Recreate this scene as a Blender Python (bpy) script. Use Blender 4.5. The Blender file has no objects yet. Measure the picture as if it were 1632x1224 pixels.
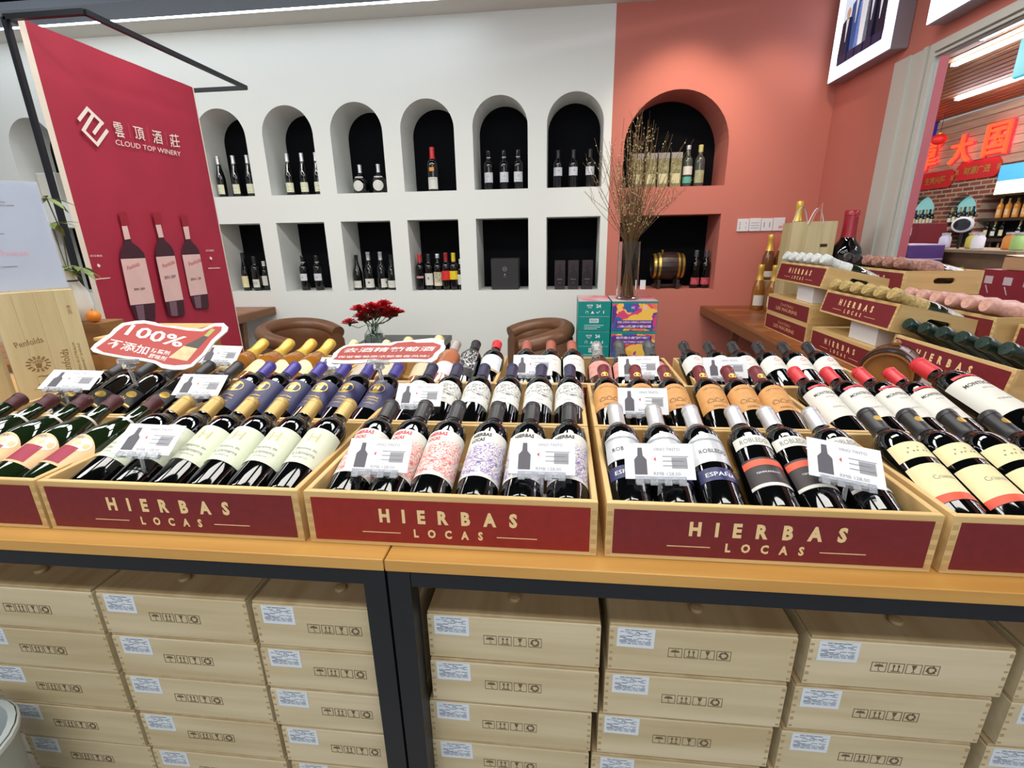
import bpy, math, random
from math import sin, cos, pi, radians as R, sqrt, atan2
from mathutils import Matrix, Vector
random.seed(7)
SC = bpy.context.scene
COL = SC.collection

# ------------------------------------------------------------------ camera
CAMZ = 1.325
FPX = 755.0
YAW, PITCH, ROLL = R(-6.05), R(17.25), R(1.0)
_f = Vector((sin(YAW)*cos(PITCH), cos(YAW)*cos(PITCH), -sin(PITCH)))
_r = Vector((cos(YAW), -sin(YAW), 0))
_d = _f.cross(_r)
_r2 = _r*cos(ROLL) + _d*sin(ROLL)
_d2 = _d*cos(ROLL) - _r*sin(ROLL)
cam = bpy.data.cameras.new('camera'); cam.sensor_width = 36; cam.lens = 36*FPX/1632
cam.clip_start = .02; cam.clip_end = 100
camo = bpy.data.objects.new('camera', cam); COL.objects.link(camo)
M3 = Matrix((_r2, -_d2, -_f)).transposed()
camo.matrix_world = Matrix.Translation((0, 0, CAMZ)) @ M3.to_4x4()
SC.camera = camo

# ------------------------------------------------------------------ light
SC.view_settings.view_transform = 'Standard'
SC.view_settings.look = 'None'
SC.view_settings.gamma = 1
SC.view_settings.use_curve_mapping = False
SC.view_settings.exposure = 0.0
w = bpy.data.worlds.new('world'); SC.world = w; w.use_nodes = True
bg = w.node_tree.nodes['Background']; bg.inputs[0].default_value = (.86, .93, 1, 1); bg.inputs[1].default_value = .43

def area(name, loc, rot, sx, sy, power, color=(1, .97, .92)):
    l = bpy.data.lights.new(name, 'AREA'); l.shape = 'RECTANGLE'; l.size = sx; l.size_y = sy
    l.energy = power; l.color = color
    o = bpy.data.objects.new(name, l); COL.objects.link(o); o.location = loc; o.rotation_euler = rot
    return o
# panels in the shop's ceiling, over and in front of the display table
for lx in (-2.3, -.9, .5):
    for ly, p in ((-.5, 13), (.75, 13), (2.15, 24)):
        area('ceiling_panel_light', (lx, ly, 2.88), (0, 0, 0), 1.1, .28, p)
area('shopfront_light', (.2, -2.2, 2.3), (R(68), 0, 0), 4.0, 1.4, 44, (.95, .98, 1))
for lx, p in ((.85, 9), (1.45, 4)):
    l = bpy.data.lights.new('wall_spot', 'SPOT'); l.energy = p*4; l.spot_size = R(80); l.spot_blend = .8; l.color = (1, .82, .62); l.shadow_soft_size = .05
    o = bpy.data.objects.new('wall_spot', l); COL.objects.link(o); o.location = (lx, 3.3, 2.8); o.rotation_euler = (R(38), 0, 0)
area('mall_fill_light', (3.4, 8.6, 3.15), (0, R(-62), 0), .25, 4.5, 90, (1, .93, .86))  # added fill for the facade across the mall, no fixture hangs there
area('niche_wall_fill', (-3.6, 2.3, 2.8), (R(25), 0, 0), 1.2, 1.0, 24)  # added wash that lifts the white niche wall, not a shop lamp

# ------------------------------------------------------------------ pixel rays -> points on real planes
def ray(u, v):
    return _r2*((u-816)/FPX) + _d2*((v-612)/FPX) + _f
def onx(u, v, X):
    r = ray(u, v); k = X/r.x; return Vector((X, r.y*k, r.z*k+CAMZ))
def ony(u, v, Y):
    r = ray(u, v); k = Y/r.y; return Vector((r.x*k, Y, r.z*k+CAMZ))
def onz(u, v, Z):
    r = ray(u, v); k = (Z-CAMZ)/r.z; return Vector((r.x*k, r.y*k, Z))

# ------------------------------------------------------------------ materials
MATS = {}
def lin(c):
    return tuple(((x/255)/12.92 if x/255 <= .04045 else ((x/255+.055)/1.055)**2.4) for x in c)
def mat(name, rgb, rough=.5, metal=0, noise=0, nscale=8, stretch=(1, 1, 1), rgb2=None, bump=0, emit=0, trans=0, coat=0, spec=None, ior=None, alpha=None, detail=3):
    if name in MATS: return MATS[name]
    m = bpy.data.materials.new(name); m.use_nodes = True; MATS[name] = m
    nt = m.node_tree; b = nt.nodes['Principled BSDF']
    c = lin(rgb)
    b.inputs['Base Color'].default_value = (*c, 1)
    b.inputs['Roughness'].default_value = rough
    b.inputs['Metallic'].default_value = metal
    if spec is not None: b.inputs['Specular IOR Level'].default_value = spec
    if ior: b.inputs['IOR'].default_value = ior
    if trans: b.inputs['Transmission Weight'].default_value = trans
    if coat: b.inputs['Coat Weight'].default_value = coat; b.inputs['Coat Roughness'].default_value = .03
    if emit:
        b.inputs['Emission Color'].default_value = (*c, 1); b.inputs['Emission Strength'].default_value = emit
    if noise or bump or rgb2:
        tc = nt.nodes.new('ShaderNodeTexCoord'); mp = nt.nodes.new('ShaderNodeMapping')
        mp.inputs['Scale'].default_value = stretch
        n = nt.nodes.new('ShaderNodeTexNoise'); n.inputs['Scale'].default_value = nscale; n.inputs['Detail'].default_value = detail
        nt.links.new(tc.outputs['Object'], mp.inputs[0]); nt.links.new(mp.outputs[0], n.inputs[0])
        if noise or rgb2:
            r = nt.nodes.new('ShaderNodeValToRGB')
            c2 = lin(rgb2) if rgb2 else tuple(x*(1-noise) for x in c)
            r.color_ramp.elements[0].position = .36; r.color_ramp.elements[1].position = .64
            r.color_ramp.elements[0].color = (*c2, 1); r.color_ramp.elements[1].color = (*c, 1)
            nt.links.new(n.outputs[0], r.inputs[0]); nt.links.new(r.outputs[0], b.inputs['Base Color'])
        if bump:
            bp = nt.nodes.new('ShaderNodeBump'); bp.inputs['Strength'].default_value = bump; bp.inputs['Distance'].default_value = .002
            nt.links.new(n.outputs[0], bp.inputs['Height']); nt.links.new(bp.outputs[0], b.inputs['Normal'])
    return m
def wood(name, a, b, axis=0, scale=6, rough=.5, rings=14):
    """board grain running along an axis; a fine streak noise times a broad one"""
    if name in MATS: return MATS[name]
    m = bpy.data.materials.new(name); m.use_nodes = True; MATS[name] = m
    nt = m.node_tree; bs = nt.nodes['Principled BSDF']; bs.inputs['Roughness'].default_value = rough
    tc = nt.nodes.new('ShaderNodeTexCoord'); oi = nt.nodes.new('ShaderNodeObjectInfo')
    add = nt.nodes.new('ShaderNodeVectorMath'); add.operation = 'ADD'
    mul = nt.nodes.new('ShaderNodeVectorMath'); mul.operation = 'SCALE'; mul.inputs['Scale'].default_value = 9
    cmb = nt.nodes.new('ShaderNodeCombineXYZ')
    for i in range(3): nt.links.new(oi.outputs['Random'], cmb.inputs[i])
    nt.links.new(cmb.outputs[0], mul.inputs[0]); nt.links.new(tc.outputs['Object'], add.inputs[0]); nt.links.new(mul.outputs[0], add.inputs[1])
    mp = nt.nodes.new('ShaderNodeMapping'); s = [1, 1, 1]; s[axis] = .07; mp.inputs['Scale'].default_value = s
    nt.links.new(add.outputs[0], mp.inputs[0])
    n1 = nt.nodes.new('ShaderNodeTexNoise'); n1.inputs['Scale'].default_value = scale*8; n1.inputs['Detail'].default_value = 5
    n2 = nt.nodes.new('ShaderNodeTexNoise'); n2.inputs['Scale'].default_value = scale*1.6; n2.inputs['Distortion'].default_value = 1.2
    nt.links.new(mp.outputs[0], n1.inputs[0]); nt.links.new(mp.outputs[0], n2.inputs[0])
    mx = nt.nodes.new('ShaderNodeMath'); mx.operation = 'ADD'
    h = nt.nodes.new('ShaderNodeMath'); h.operation = 'MULTIPLY'; h.inputs[1].default_value = .5
    nt.links.new(n1.outputs[0], mx.inputs[0]); nt.links.new(n2.outputs[0], mx.inputs[1]); nt.links.new(mx.outputs[0], h.inputs[0])
    r = nt.nodes.new('ShaderNodeValToRGB'); r.color_ramp.elements[0].position = .36; r.color_ramp.elements[1].position = .62
    r.color_ramp.elements[0].color = (*lin(b), 1); r.color_ramp.elements[1].color = (*lin(a), 1)
    nt.links.new(h.outputs[0], r.inputs[0]); nt.links.new(r.outputs[0], bs.inputs['Base Color'])
    bp = nt.nodes.new('ShaderNodeBump'); bp.inputs['Strength'].default_value = .15; bp.inputs['Distance'].default_value = .001
    nt.links.new(n1.outputs[0], bp.inputs['Height']); nt.links.new(bp.outputs[0], bs.inputs['Normal'])
    return m
def scribble(name, base, inks, vmin=.0, vmax=.6, scale=9, thr=.56):
    """label paper printed with tangled ink lines between two heights of the label (uv)"""
    if name in MATS: return MATS[name]
    m = bpy.data.materials.new(name); m.use_nodes = True; MATS[name] = m
    nt = m.node_tree; bs = nt.nodes['Principled BSDF']; bs.inputs['Roughness'].default_value = .55
    uv = nt.nodes.new('ShaderNodeTexCoord'); sp = nt.nodes.new('ShaderNodeSeparateXYZ'); nt.links.new(uv.outputs['UV'], sp.inputs[0])
    last = None
    mr = nt.nodes.new('ShaderNodeMapRange'); mr.inputs['From Min'].default_value = vmax; mr.inputs['From Max'].default_value = vmax-.12
    tilt = nt.nodes.new('ShaderNodeMath'); tilt.operation = 'MULTIPLY_ADD'; tilt.inputs[1].default_value = -.25
    nt.links.new(sp.outputs[0], tilt.inputs[0]); nt.links.new(sp.outputs[1], tilt.inputs[2]); nt.links.new(tilt.outputs[0], mr.inputs['Value'])
    mr2 = nt.nodes.new('ShaderNodeMapRange'); mr2.inputs['From Min'].default_value = vmin; mr2.inputs['From Max'].default_value = vmin+.08
    nt.links.new(sp.outputs[1], mr2.inputs['Value'])
    msk = nt.nodes.new('ShaderNodeMath'); msk.operation = 'MULTIPLY'; nt.links.new(mr.outputs[0], msk.inputs[0]); nt.links.new(mr2.outputs[0], msk.inputs[1])
    col = nt.nodes.new('ShaderNodeRGB'); col.outputs[0].default_value = (*lin(base), 1); last = col.outputs[0]
    for i, ink in enumerate(inks):
        n = nt.nodes.new('ShaderNodeTexNoise'); n.inputs['Scale'].default_value = scale*(1+.6*i); n.inputs['Detail'].default_value = 4; n.inputs['Distortion'].default_value = 2.5
        mp = nt.nodes.new('ShaderNodeMapping'); mp.inputs['Location'].default_value = (i*7.3, i*3.1, 0); nt.links.new(uv.outputs['UV'], mp.inputs[0]); nt.links.new(mp.outputs[0], n.inputs[0])
        a = nt.nodes.new('ShaderNodeMath'); a.operation = 'SUBTRACT'; a.inputs[1].default_value = .5; nt.links.new(n.outputs[0], a.inputs[0])
        ab = nt.nodes.new('ShaderNodeMath'); ab.operation = 'ABSOLUTE'; nt.links.new(a.outputs[0], ab.inputs[0])
        lt = nt.nodes.new('ShaderNodeMath'); lt.operation = 'LESS_THAN'; lt.inputs[1].default_value = .026; nt.links.new(ab.outputs[0], lt.inputs[0])
        mm = nt.nodes.new('ShaderNodeMath'); mm.operation = 'MULTIPLY'; nt.links.new(lt.outputs[0], mm.inputs[0]); nt.links.new(msk.outputs[0], mm.inputs[1])
        mix = nt.nodes.new('ShaderNodeMix'); mix.data_type = 'RGBA'
        nt.links.new(mm.outputs[0], mix.inputs[0]); nt.links.new(last, mix.inputs[6]); mix.inputs[7].default_value = (*lin(ink), 1)
        last = mix.outputs[2]
    nt.links.new(last, bs.inputs['Base Color'])
    return m
def patches(name, cols, scale=5):
    """printed carton art of large random colour fields"""
    if name in MATS: return MATS[name]
    m = bpy.data.materials.new(name); m.use_nodes = True; MATS[name] = m
    nt = m.node_tree; bs = nt.nodes['Principled BSDF']; bs.inputs['Roughness'].default_value = .35
    tc = nt.nodes.new('ShaderNodeTexCoord'); v = nt.nodes.new('ShaderNodeTexVoronoi'); v.distance = 'MANHATTAN'; v.inputs['Scale'].default_value = scale
    nz = nt.nodes.new('ShaderNodeTexNoise'); nz.inputs['Scale'].default_value = scale*.8
    ad = nt.nodes.new('ShaderNodeVectorMath'); ad.operation = 'MULTIPLY_ADD'; ad.inputs[1].default_value = (.12, .12, .12)
    nt.links.new(tc.outputs['Object'], nz.inputs[0]); nt.links.new(nz.outputs[1], ad.inputs[0]); nt.links.new(tc.outputs['Object'], ad.inputs[2])
    nt.links.new(ad.outputs[0], v.inputs[0])
    sp = nt.nodes.new('ShaderNodeSeparateColor'); nt.links.new(v.outputs['Color'], sp.inputs[0])
    r = nt.nodes.new('ShaderNodeValToRGB'); r.color_ramp.interpolation = 'CONSTANT'
    while len(r.color_ramp.elements) < len(cols): r.color_ramp.elements.new(.5)
    for i, c in enumerate(cols):
        r.color_ramp.elements[i].position = i/len(cols); r.color_ramp.elements[i].color = (*lin(c), 1)
    nt.links.new(sp.outputs[0], r.inputs[0]); nt.links.new(r.outputs[0], bs.inputs['Base Color'])
    return m

PINE = wood('pine', (226, 196, 138), (200, 164, 104), 0, 5, .55)
PINEY = wood('pine_y', (222, 190, 132), (196, 158, 98), 1, 5, .55)
PINEZ = wood('pine_z', (204, 190, 148), (186, 168, 124), 2, 5, .55)
PALE = wood('pale_pine', (214, 200, 168), (190, 172, 134), 0, 4, .6)
PALEY = wood('pale_pine_y', (190, 170, 132), (166, 142, 102), 1, 4, .6)
OAK = wood('oak_top', (214, 166, 92), (194, 142, 70), 0, 3.5, .35)
BENCH = wood('bench_wood', (176, 110, 62), (112, 60, 32), 0, 3, .35)
BENCHE = wood('bench_edge', (140, 90, 50), (92, 54, 28), 1, 3, .4)
BROWNW = wood('brown_wood', (160, 116, 66), (120, 82, 42), 0, 4, .5)
WALNUT = wood('barrel_wood', (120, 78, 44), (76, 46, 26), 1, 6, .35)
MAROON = mat('maroon_print', (120, 30, 38), .5, noise=.12, nscale=60)
REDP = mat('red_print', (146, 32, 28), .5, noise=.12, nscale=60)
CREAM = mat('cream_print', (235, 205, 150), .6)
WHITEW = mat('white_plaster', (232, 236, 232), .85, bump=.05, nscale=40)
REDW = mat('red_plaster', (200, 120, 106), .85, bump=.05, nscale=40)
BLACKP = mat('black_panel', (7, 9, 14), .9, spec=.15)
BLACKM = mat('black_metal', (28, 32, 40), .45, metal=.3)
GLASSK = mat('dark_bottle_glass', (7, 8, 9), .04, coat=.4, ior=1.5)
GLASSG = mat('green_bottle_glass', (20, 34, 16), .04, coat=.4, ior=1.5)
GLASSA = mat('amber_bottle_glass', (150, 96, 34), .05, coat=.5)
GLASSR = mat('rose_bottle_glass', (176, 110, 80), .05, coat=.5)
GLASSB = mat('brown_bottle_glass', (78, 56, 44), .05, coat=.5)
PAPER = mat('label_paper', (218, 217, 208), .5)
PAPERG = mat('label_greenish', (212, 218, 196), .5)
PAPERY = mat('label_cream', (226, 216, 168), .5)
KRAFT = mat('label_kraft', (206, 150, 86), .6, noise=.15, nscale=60)
INK = mat('print_ink', (40, 38, 38), .6)
GREYI = mat('grey_ink', (130, 130, 130), .6)
GOLD = mat('gold_print', (206, 172, 84), .35, metal=.5)
GOLDF = mat('gold_foil', (232, 196, 92), .38, metal=.45, bump=.4, nscale=90)
GOLDC = mat('gold_capsule', (188, 160, 96), .4, metal=.4)
SILVC = mat('silver_capsule', (214, 214, 216), .3, metal=.6)
NAVYC = mat('navy_capsule', (46, 44, 74), .4)
BLUEC = mat('blue_capsule', (62, 52, 140), .35)
BLACKC = mat('black_capsule', (34, 34, 38), .4)
BURGC = mat('burgundy_capsule', (110, 30, 40), .35)
REDC = mat('red_capsule', (206, 44, 54), .4)
PURPC = mat('plum_capsule', (74, 30, 40), .4)
WHITEP = mat('white_paper', (226, 229, 234), .55)
ACRYL = mat('clear_acrylic', (240, 244, 250), .08, trans=.8, ior=1.3)
GLASSC = mat('clear_glass', (245, 250, 250), .01, trans=1, ior=1.3)
REDS = mat('sign_red', (172, 56, 50), .4)
WHITES = mat('sign_white', (232, 232, 226), .4)

# ------------------------------------------------------------------ mesh builder
class MB:
    def __init__(s): s.v = []; s.f = []; s.m = []; s.s = []; s.uv = {}
    def add(s, vs, fs, mi=0, smooth=False, T=None):
        o = len(s.v)
        s.v += [tuple(T @ Vector(p)) if T else tuple(p) for p in vs]
        s.f += [tuple(i+o for i in f) for f in fs]; s.m += [mi]*len(fs); s.s += [smooth]*len(fs)
        return s
    def box(s, x0, x1, y0, y1, z0, z1, mi=0, T=None, bev=0):
        if bev:
            b = bev; vs = []; 
            for z, i in ((z0, b), (z0+b, 0), (z1-b, 0), (z1, b)):
                vs += [(x0+i, y0+i, z), (x1-i, y0+i, z), (x1-i, y1-i, z), (x0+i, y1-i, z)]
            fs = [(3, 2, 1, 0), (12, 13, 14, 15)]
            for k in range(3):
                for j in range(4):
                    a = k*4+j; c = k*4+(j+1) % 4; fs.append((a, c, c+4, a+4))
            return s.add(vs, fs, mi, False, T)
        vs = [(x0, y0, z0), (x1, y0, z0), (x1, y1, z0), (x0, y1, z0), (x0, y0, z1), (x1, y0, z1), (x1, y1, z1), (x0, y1, z1)]
        return s.add(vs, [(3, 2, 1, 0), (4, 5, 6, 7), (0, 1, 5, 4), (1, 2, 6, 5), (2, 3, 7, 6), (3, 0, 4, 7)], mi, False, T)
    def lathe(s, prof, seg=20, mi=0, T=None, smooth=True, cap=True):
        vs = []; fs = []; n = len(prof)
        for r, z in prof:
            for k in range(seg):
                a = 2*pi*k/seg; vs.append((r*cos(a), r*sin(a), z))
        for i in range(n-1):
            for k in range(seg):
                a = i*seg+k; b = i*seg+(k+1) % seg; fs.append((a, b, b+seg, a+seg))
        if cap:
            fs.append(tuple(range(seg))[::-1]); fs.append(tuple((n-1)*seg+k for k in range(seg)))
        return s.add(vs, fs, mi, smooth, T)
    def arc(s, r, z0, z1, ha, seg=12, mi=0, T=None, mid=0.0, z1f=None):
        """a curved label on a cylinder, front is -y; uv runs across and up"""
        vs = []; fs = []; o = len(s.f)
        for k in range(seg+1):
            a = -ha+2*ha*k/seg + mid; t = k/seg
            zt = z1 if z1f is None else z1f(t)
            vs += [(r*sin(a), -r*cos(a), z0), (r*sin(a), -r*cos(a), zt)]
        for k in range(seg):
            fs.append((2*k, 2*k+2, 2*k+3, 2*k+1)); s.uv[o+k] = [(k/seg, 0), ((k+1)/seg, 0), ((k+1)/seg, 1), (k/seg, 1)]
        return s.add(vs, fs, mi, True, T)
    def tube(s, pts, r, seg=8, mi=0, T=None, r2=None, smooth=True):
        pts = [Vector(p) for p in pts]; n = len(pts); vs = []; fs = []
        for i, p in enumerate(pts):
            d = (pts[min(i+1, n-1)]-pts[max(i-1, 0)]).normalized()
            u = d.cross(Vector((0, 0, 1))); u = u if u.length > .01 else d.cross(Vector((1, 0, 0))); u.normalize(); w_ = d.cross(u)
            rr = r if r2 is None else r+(r2-r)*i/(n-1)
            for k in range(seg):
                a = 2*pi*k/seg+pi/seg; vs.append(p+(u*cos(a)+w_*sin(a))*rr)
        for i in range(n-1):
            for k in range(seg):
                a = i*seg+k; b = i*seg+(k+1) % seg; fs.append((a, b, b+seg, a+seg))
        fs.append(tuple(range(seg))[::-1]); fs.append(tuple((n-1)*seg+k for k in range(seg)))
        return s.add(vs, fs, mi, smooth, T)
    def prism(s, poly, t0, t1, mi=0, T=None):
        """2-d polygon in x,z of the local frame, thick along y from t0 to t1"""
        n = len(poly); vs = [(x, t0, z) for x, z in poly]+[(x, t1, z) for x, z in poly]
        fs = [tuple(range(n)), tuple(range(2*n-1, n-1, -1))]+[((i+1) % n, i, n+i, n+(i+1) % n) for i in range(n)]
        return s.add(vs, fs, mi, False, T)
    def ball(s, c, r, seg=10, rings=6, mi=0, sc=(1, 1, 1)):
        prof = [(max(r*sin(pi*i/rings), r*.02), -r*cos(pi*i/rings)) for i in range(rings+1)]
        return s.lathe(prof, seg, mi, Matrix.Translation(c) @ Matrix.Diagonal((*sc, 1)))
    def mesh(s, name, mats):
        me = bpy.data.meshes.new(name); me.from_pydata(s.v, [], s.f)
        for m in (mats if isinstance(mats, (list, tuple)) else [mats]): me.materials.append(m)
        me.polygons.foreach_set('material_index', s.m); me.polygons.foreach_set('use_smooth', s.s)
        if s.uv:
            uvl = me.uv_layers.new(name='UVMap')
            for p in me.polygons:
                if p.index in s.uv:
                    for li, c in zip(p.loop_indices, s.uv[p.index]): uvl.data[li].uv = c
        me.update()
        if any(s.s): me.set_sharp_from_angle(angle=R(40))
        return me
    def build(s, name, mats, parent=None, loc=None, rot=None):
        return put(name, s.mesh(name, mats), parent, loc, rot)
def put(name, me, parent=None, loc=None, rot=None, M=None):
    o = bpy.data.objects.new(name, me); COL.objects.link(o); o.parent = parent
    if M is not None: o.matrix_local = M
    if loc is not None: o.location = loc
    if rot is not None: o.rotation_euler = rot
    return o
def tag(o, label=None, cat=None, group=None, kind=None):
    if label: o['label'] = label
    if cat: o['category'] = cat
    if group: o['group'] = group
    if kind: o['kind'] = kind
    return o
def thing(name, label, cat, loc=(0, 0, 0), rz=0, group=None, M=None):
    o = bpy.data.objects.new(name, None); COL.objects.link(o); o.empty_display_size = .05
    if M is not None: o.matrix_world = M
    else: o.location = loc; o.rotation_euler = (0, 0, rz)
    return tag(o, label, cat, group)
KIDS = {}
def kids(o):
    return [c for c in o.children]
def dup(o, M=None, label=None, group=None, parent=None):
    c = o.copy(); COL.objects.link(c); c.parent = parent
    if M is not None: c.matrix_world = M
    if label: c['label'] = label
    if group: c['group'] = group
    for ch in list(o.children): dup(ch, parent=c)
    return c

# ------------------------------------------------------------------ lettering
_T = {}
def text_raw(s, bold=.0, res=2):
    k = (s, bold, res)
    if k not in _T:
        c = bpy.data.curves.new('lettering', 'FONT'); c.body = s; c.resolution_u = res; c.offset = bold
        o = bpy.data.objects.new('lettering', c); me = bpy.data.meshes.new_from_object(o)
        vs = [tuple(v.co) for v in me.vertices]; fs = [tuple(p.vertices) for p in me.polygons]
        bpy.data.objects.remove(o); bpy.data.curves.remove(c); bpy.data.meshes.remove(me)
        xs = [v[0] for v in vs] or [0]; ys = [v[1] for v in vs] or [0]
        x0, x1, y0, y1 = min(xs), max(xs), min(ys), max(ys)
        _T[k] = ([((x-x0), (y-y0)) for x, y, _ in vs], fs, x1-x0, y1-y0)
    return _T[k]
def text_in(mb, s, O, U, V, lift=Vector((0, 0, 0)), mi=0, bold=0.0):
    """lettering whose box spans O..O+U across and O..O+V up"""
    vs, fs, w_, h_ = text_raw(s, bold)
    O, U, V = Vector(O), Vector(U), Vector(V)
    mb.add([O+U*(x/w_)+V*(y/h_)+Vector(lift) for x, y in vs], fs, mi)
def text_w(mb, s, cx, cz, h, T=None, mi=0, bold=0.0, width=None, y=0):
    """lettering centred at (cx, cz) in the x-z plane facing -y"""
    vs, fs, w_, h_ = text_raw(s, bold); k = h/h_; kx = k if width is None else width/w_
    mb.add([(cx+(x-w_/2)*kx, y, cz+(yy-h_/2)*k) for x, yy in vs], fs, mi, False, T)
def text_spaced(mb, s, cx, cz, h, width, y=0, mi=0, bold=.02, fx=.8, T=None):
    """capitals set wide apart over the given width"""
    n = len(s); ws = []
    for ch in s: ws.append(text_raw(ch, bold)[2])
    H = text_raw('H', bold)[3]; k = h/H; tot = sum(ws)*k*fx; gap = (width-tot)/(n-1); x = cx-width/2
    for ch, w_ in zip(s, ws):
        vs, fs, ww, hh = text_raw(ch, bold)
        mb.add([(x+a*k*fx, y, cz-h/2+b*k) for a, b in vs], fs, mi, False, T); x += w_*k*fx+gap
def text_wrap(mb, s, r, zc, h, width=None, mi=0, bold=0.0, mid=0.0, slant=0):
    """lettering bent round a bottle of radius r"""
    vs, fs, w_, h_ = text_raw(s, bold); k = h/h_; kx = k if width is None else width/w_
    out = []
    for x, y in vs:
        a = (x-w_/2)*kx/r+mid; z = zc+(y-h_/2)*k+slant*(x-w_/2)*kx
        out.append((r*sin(a), -r*cos(a), z))
    mb.add(out, fs, mi)
# ================================================================== the setting
def struct(name, mb, mats, parent=None):
    o = mb.build(name, mats, parent); 
    if parent is None: o['kind'] = 'structure'
    return o
YW = 4.0; ND = .34
# floor of grey tiles, laid one by one near the table
fl = MB(); fl.box(-6, 2.0, -3, 4.0, -.05, -.004); fo = struct('floor', fl, mat('floor_grout', (120, 118, 112), .7))
tile = MB(); tile.box(-.397, .397, -.397, .397, -.004, 0); tme = tile.mesh('floor_tile', mat('floor_tile', (168, 164, 156), .25, noise=.12, nscale=3))
for i in range(7):
    for j in range(6):
        put('floor_tile', tme, fo, (-4.0+i*.8+.4, -.8+j*.8+.4, 0))
# outlines of the niches
def arch_out(c, hw, z0, zs, n=24):
    p = [(c-hw, z0), (c+hw, z0)]
    for k in range(n+1):
        a = pi*k/n; p.append((c+hw*cos(a), zs+hw*sin(a)))
    return p
def rect_out(c, hw, z0, z1): return [(c-hw, z0), (c+hw, z0), (c+hw, z1), (c-hw, z1)]
def niche_wall(name, x0, x1, z0, z1, holes, m, y=YW):
    c = bpy.data.curves.new(name, 'CURVE'); c.dimensions = '2D'; c.fill_mode = 'BOTH'
    for pl in [[(x0, z0), (x1, z0), (x1, z1), (x0, z1)]]+holes:
        sp = c.splines.new('POLY'); sp.points.add(len(pl)-1); sp.use_cyclic_u = True
        for i, (a, b) in enumerate(pl): sp.points[i].co = (a, b, 0, 1)
    o = bpy.data.objects.new(name, c); me = bpy.data.meshes.new_from_object(o)
    mb = MB()
    mb.add([(v.co.x, y, v.co.y) for v in me.vertices], [tuple(p.vertices) for p in me.polygons])
    bpy.data.objects.remove(o); bpy.data.curves.remove(c)
    for pl in holes:
        n = len(pl)
        vs = [(a, y, b) for a, b in pl]+[(a, y+ND, b) for a, b in pl]
        mb.add(vs, [(i, (i+1) % n, n+(i+1) % n, n+i) for i in range(n)])
    mb.box(x0, x1, y+ND+.03, y+ND+.06, z0, z1)
    w_ = struct(name, mb, m)
    for pl in holes:
        b = MB(); b.add([(a, y+ND, q) for a, q in pl], [tuple(range(len(pl)))])
        b.build('niche_back_panel', BLACKP, w_)
    return w_
cols = [.087-.5695*k for k in range(9)]
holes = []
for c in cols:
    holes += [arch_out(c, .212, 1.686, 2.13), rect_out(c, .212, .897, 1.47)]
niche_wall('wall_back', -6.0, .358, 0, 2.87, holes, WHITEW)
niche_wall('wall_back_red', .358, 1.95, 0, 2.87, [arch_out(.834, .379, 1.67, 1.945), rect_out(.834, .379, .895, 1.468)], REDW)
# right side: red pillar, header and jamb
b = MB(); b.box(1.9, 2.0, 3.36, 4.0, 0, 2.87); struct('wall_right', b, REDW)
b = MB(); b.box(1.9, 2.0, -3, 3.36, 2.24, 2.87); struct('wall_right_header', b, REDW)
ALU = mat('window_aluminium', (198, 200, 192), .4)
b = MB()
b.box(1.895, 1.94, 3.35, 3.362, 0, 2.24, 1); b.box(1.888, 1.94, 3.22, 3.35, 0, 2.24); b.box(1.900, 1.94, 3.12, 3.22, 0, 2.24); b.box(1.888, 1.94, 3.09, 3.12, 0, 2.24)
b.box(1.905, 1.93, 3.081, 3.09, 0, 2.24, 1); b.box(1.896, 1.93, 3.045, 3.081, 0, 2.24)
b.box(1.895, 1.97, -3, 3.045, 2.20, 2.24); b.box(1.90, 1.96, -3, 3.045, 2.178, 2.19)
wf = struct('window_1', b, [ALU, BLACKM])
b = MB(); b.box(1.91, 1.918, -3, 3.05, .02, 2.178)
tag(b.build('window_pane', mat('window_pane_glass', (245, 250, 250), 0, trans=1, ior=1.08), wf))
# ceiling: dark open area, a grey soffit, the bright strip by the wall
b = MB(); b.box(-6, 2.0, -3, 3.51, 2.92, 2.99); struct('ceiling', b, mat('ceiling_black', (5, 5, 7), .95, spec=.1))
b = MB(); b.box(-6, 1.9, 3.51, 3.745, 2.87, 2.93); struct('trim_1', b, mat('soffit_grey', (128, 140, 156), .7))
b = MB(); b.box(-6, 1.9, 3.78, 4.0, 2.87, 2.93); struct('trim_2', b, mat('soffit_cream', (214, 212, 204), .8))
b = MB(); b.box(-5.6, -.6, 3.745, 3.78, 2.872, 2.90)
tag(b.build('ceiling_light_strip', mat('strip_light', (235, 245, 255), .5, emit=14)), 'long bright white light strip set in ceiling along the niche wall', 'ceiling light')
b = MB(); b.box(-.6, 1.9, 3.745, 3.78, 2.872, 2.90)
struct('trim_3', b, mat('soffit_cream', (214, 212, 204), .8))

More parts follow.
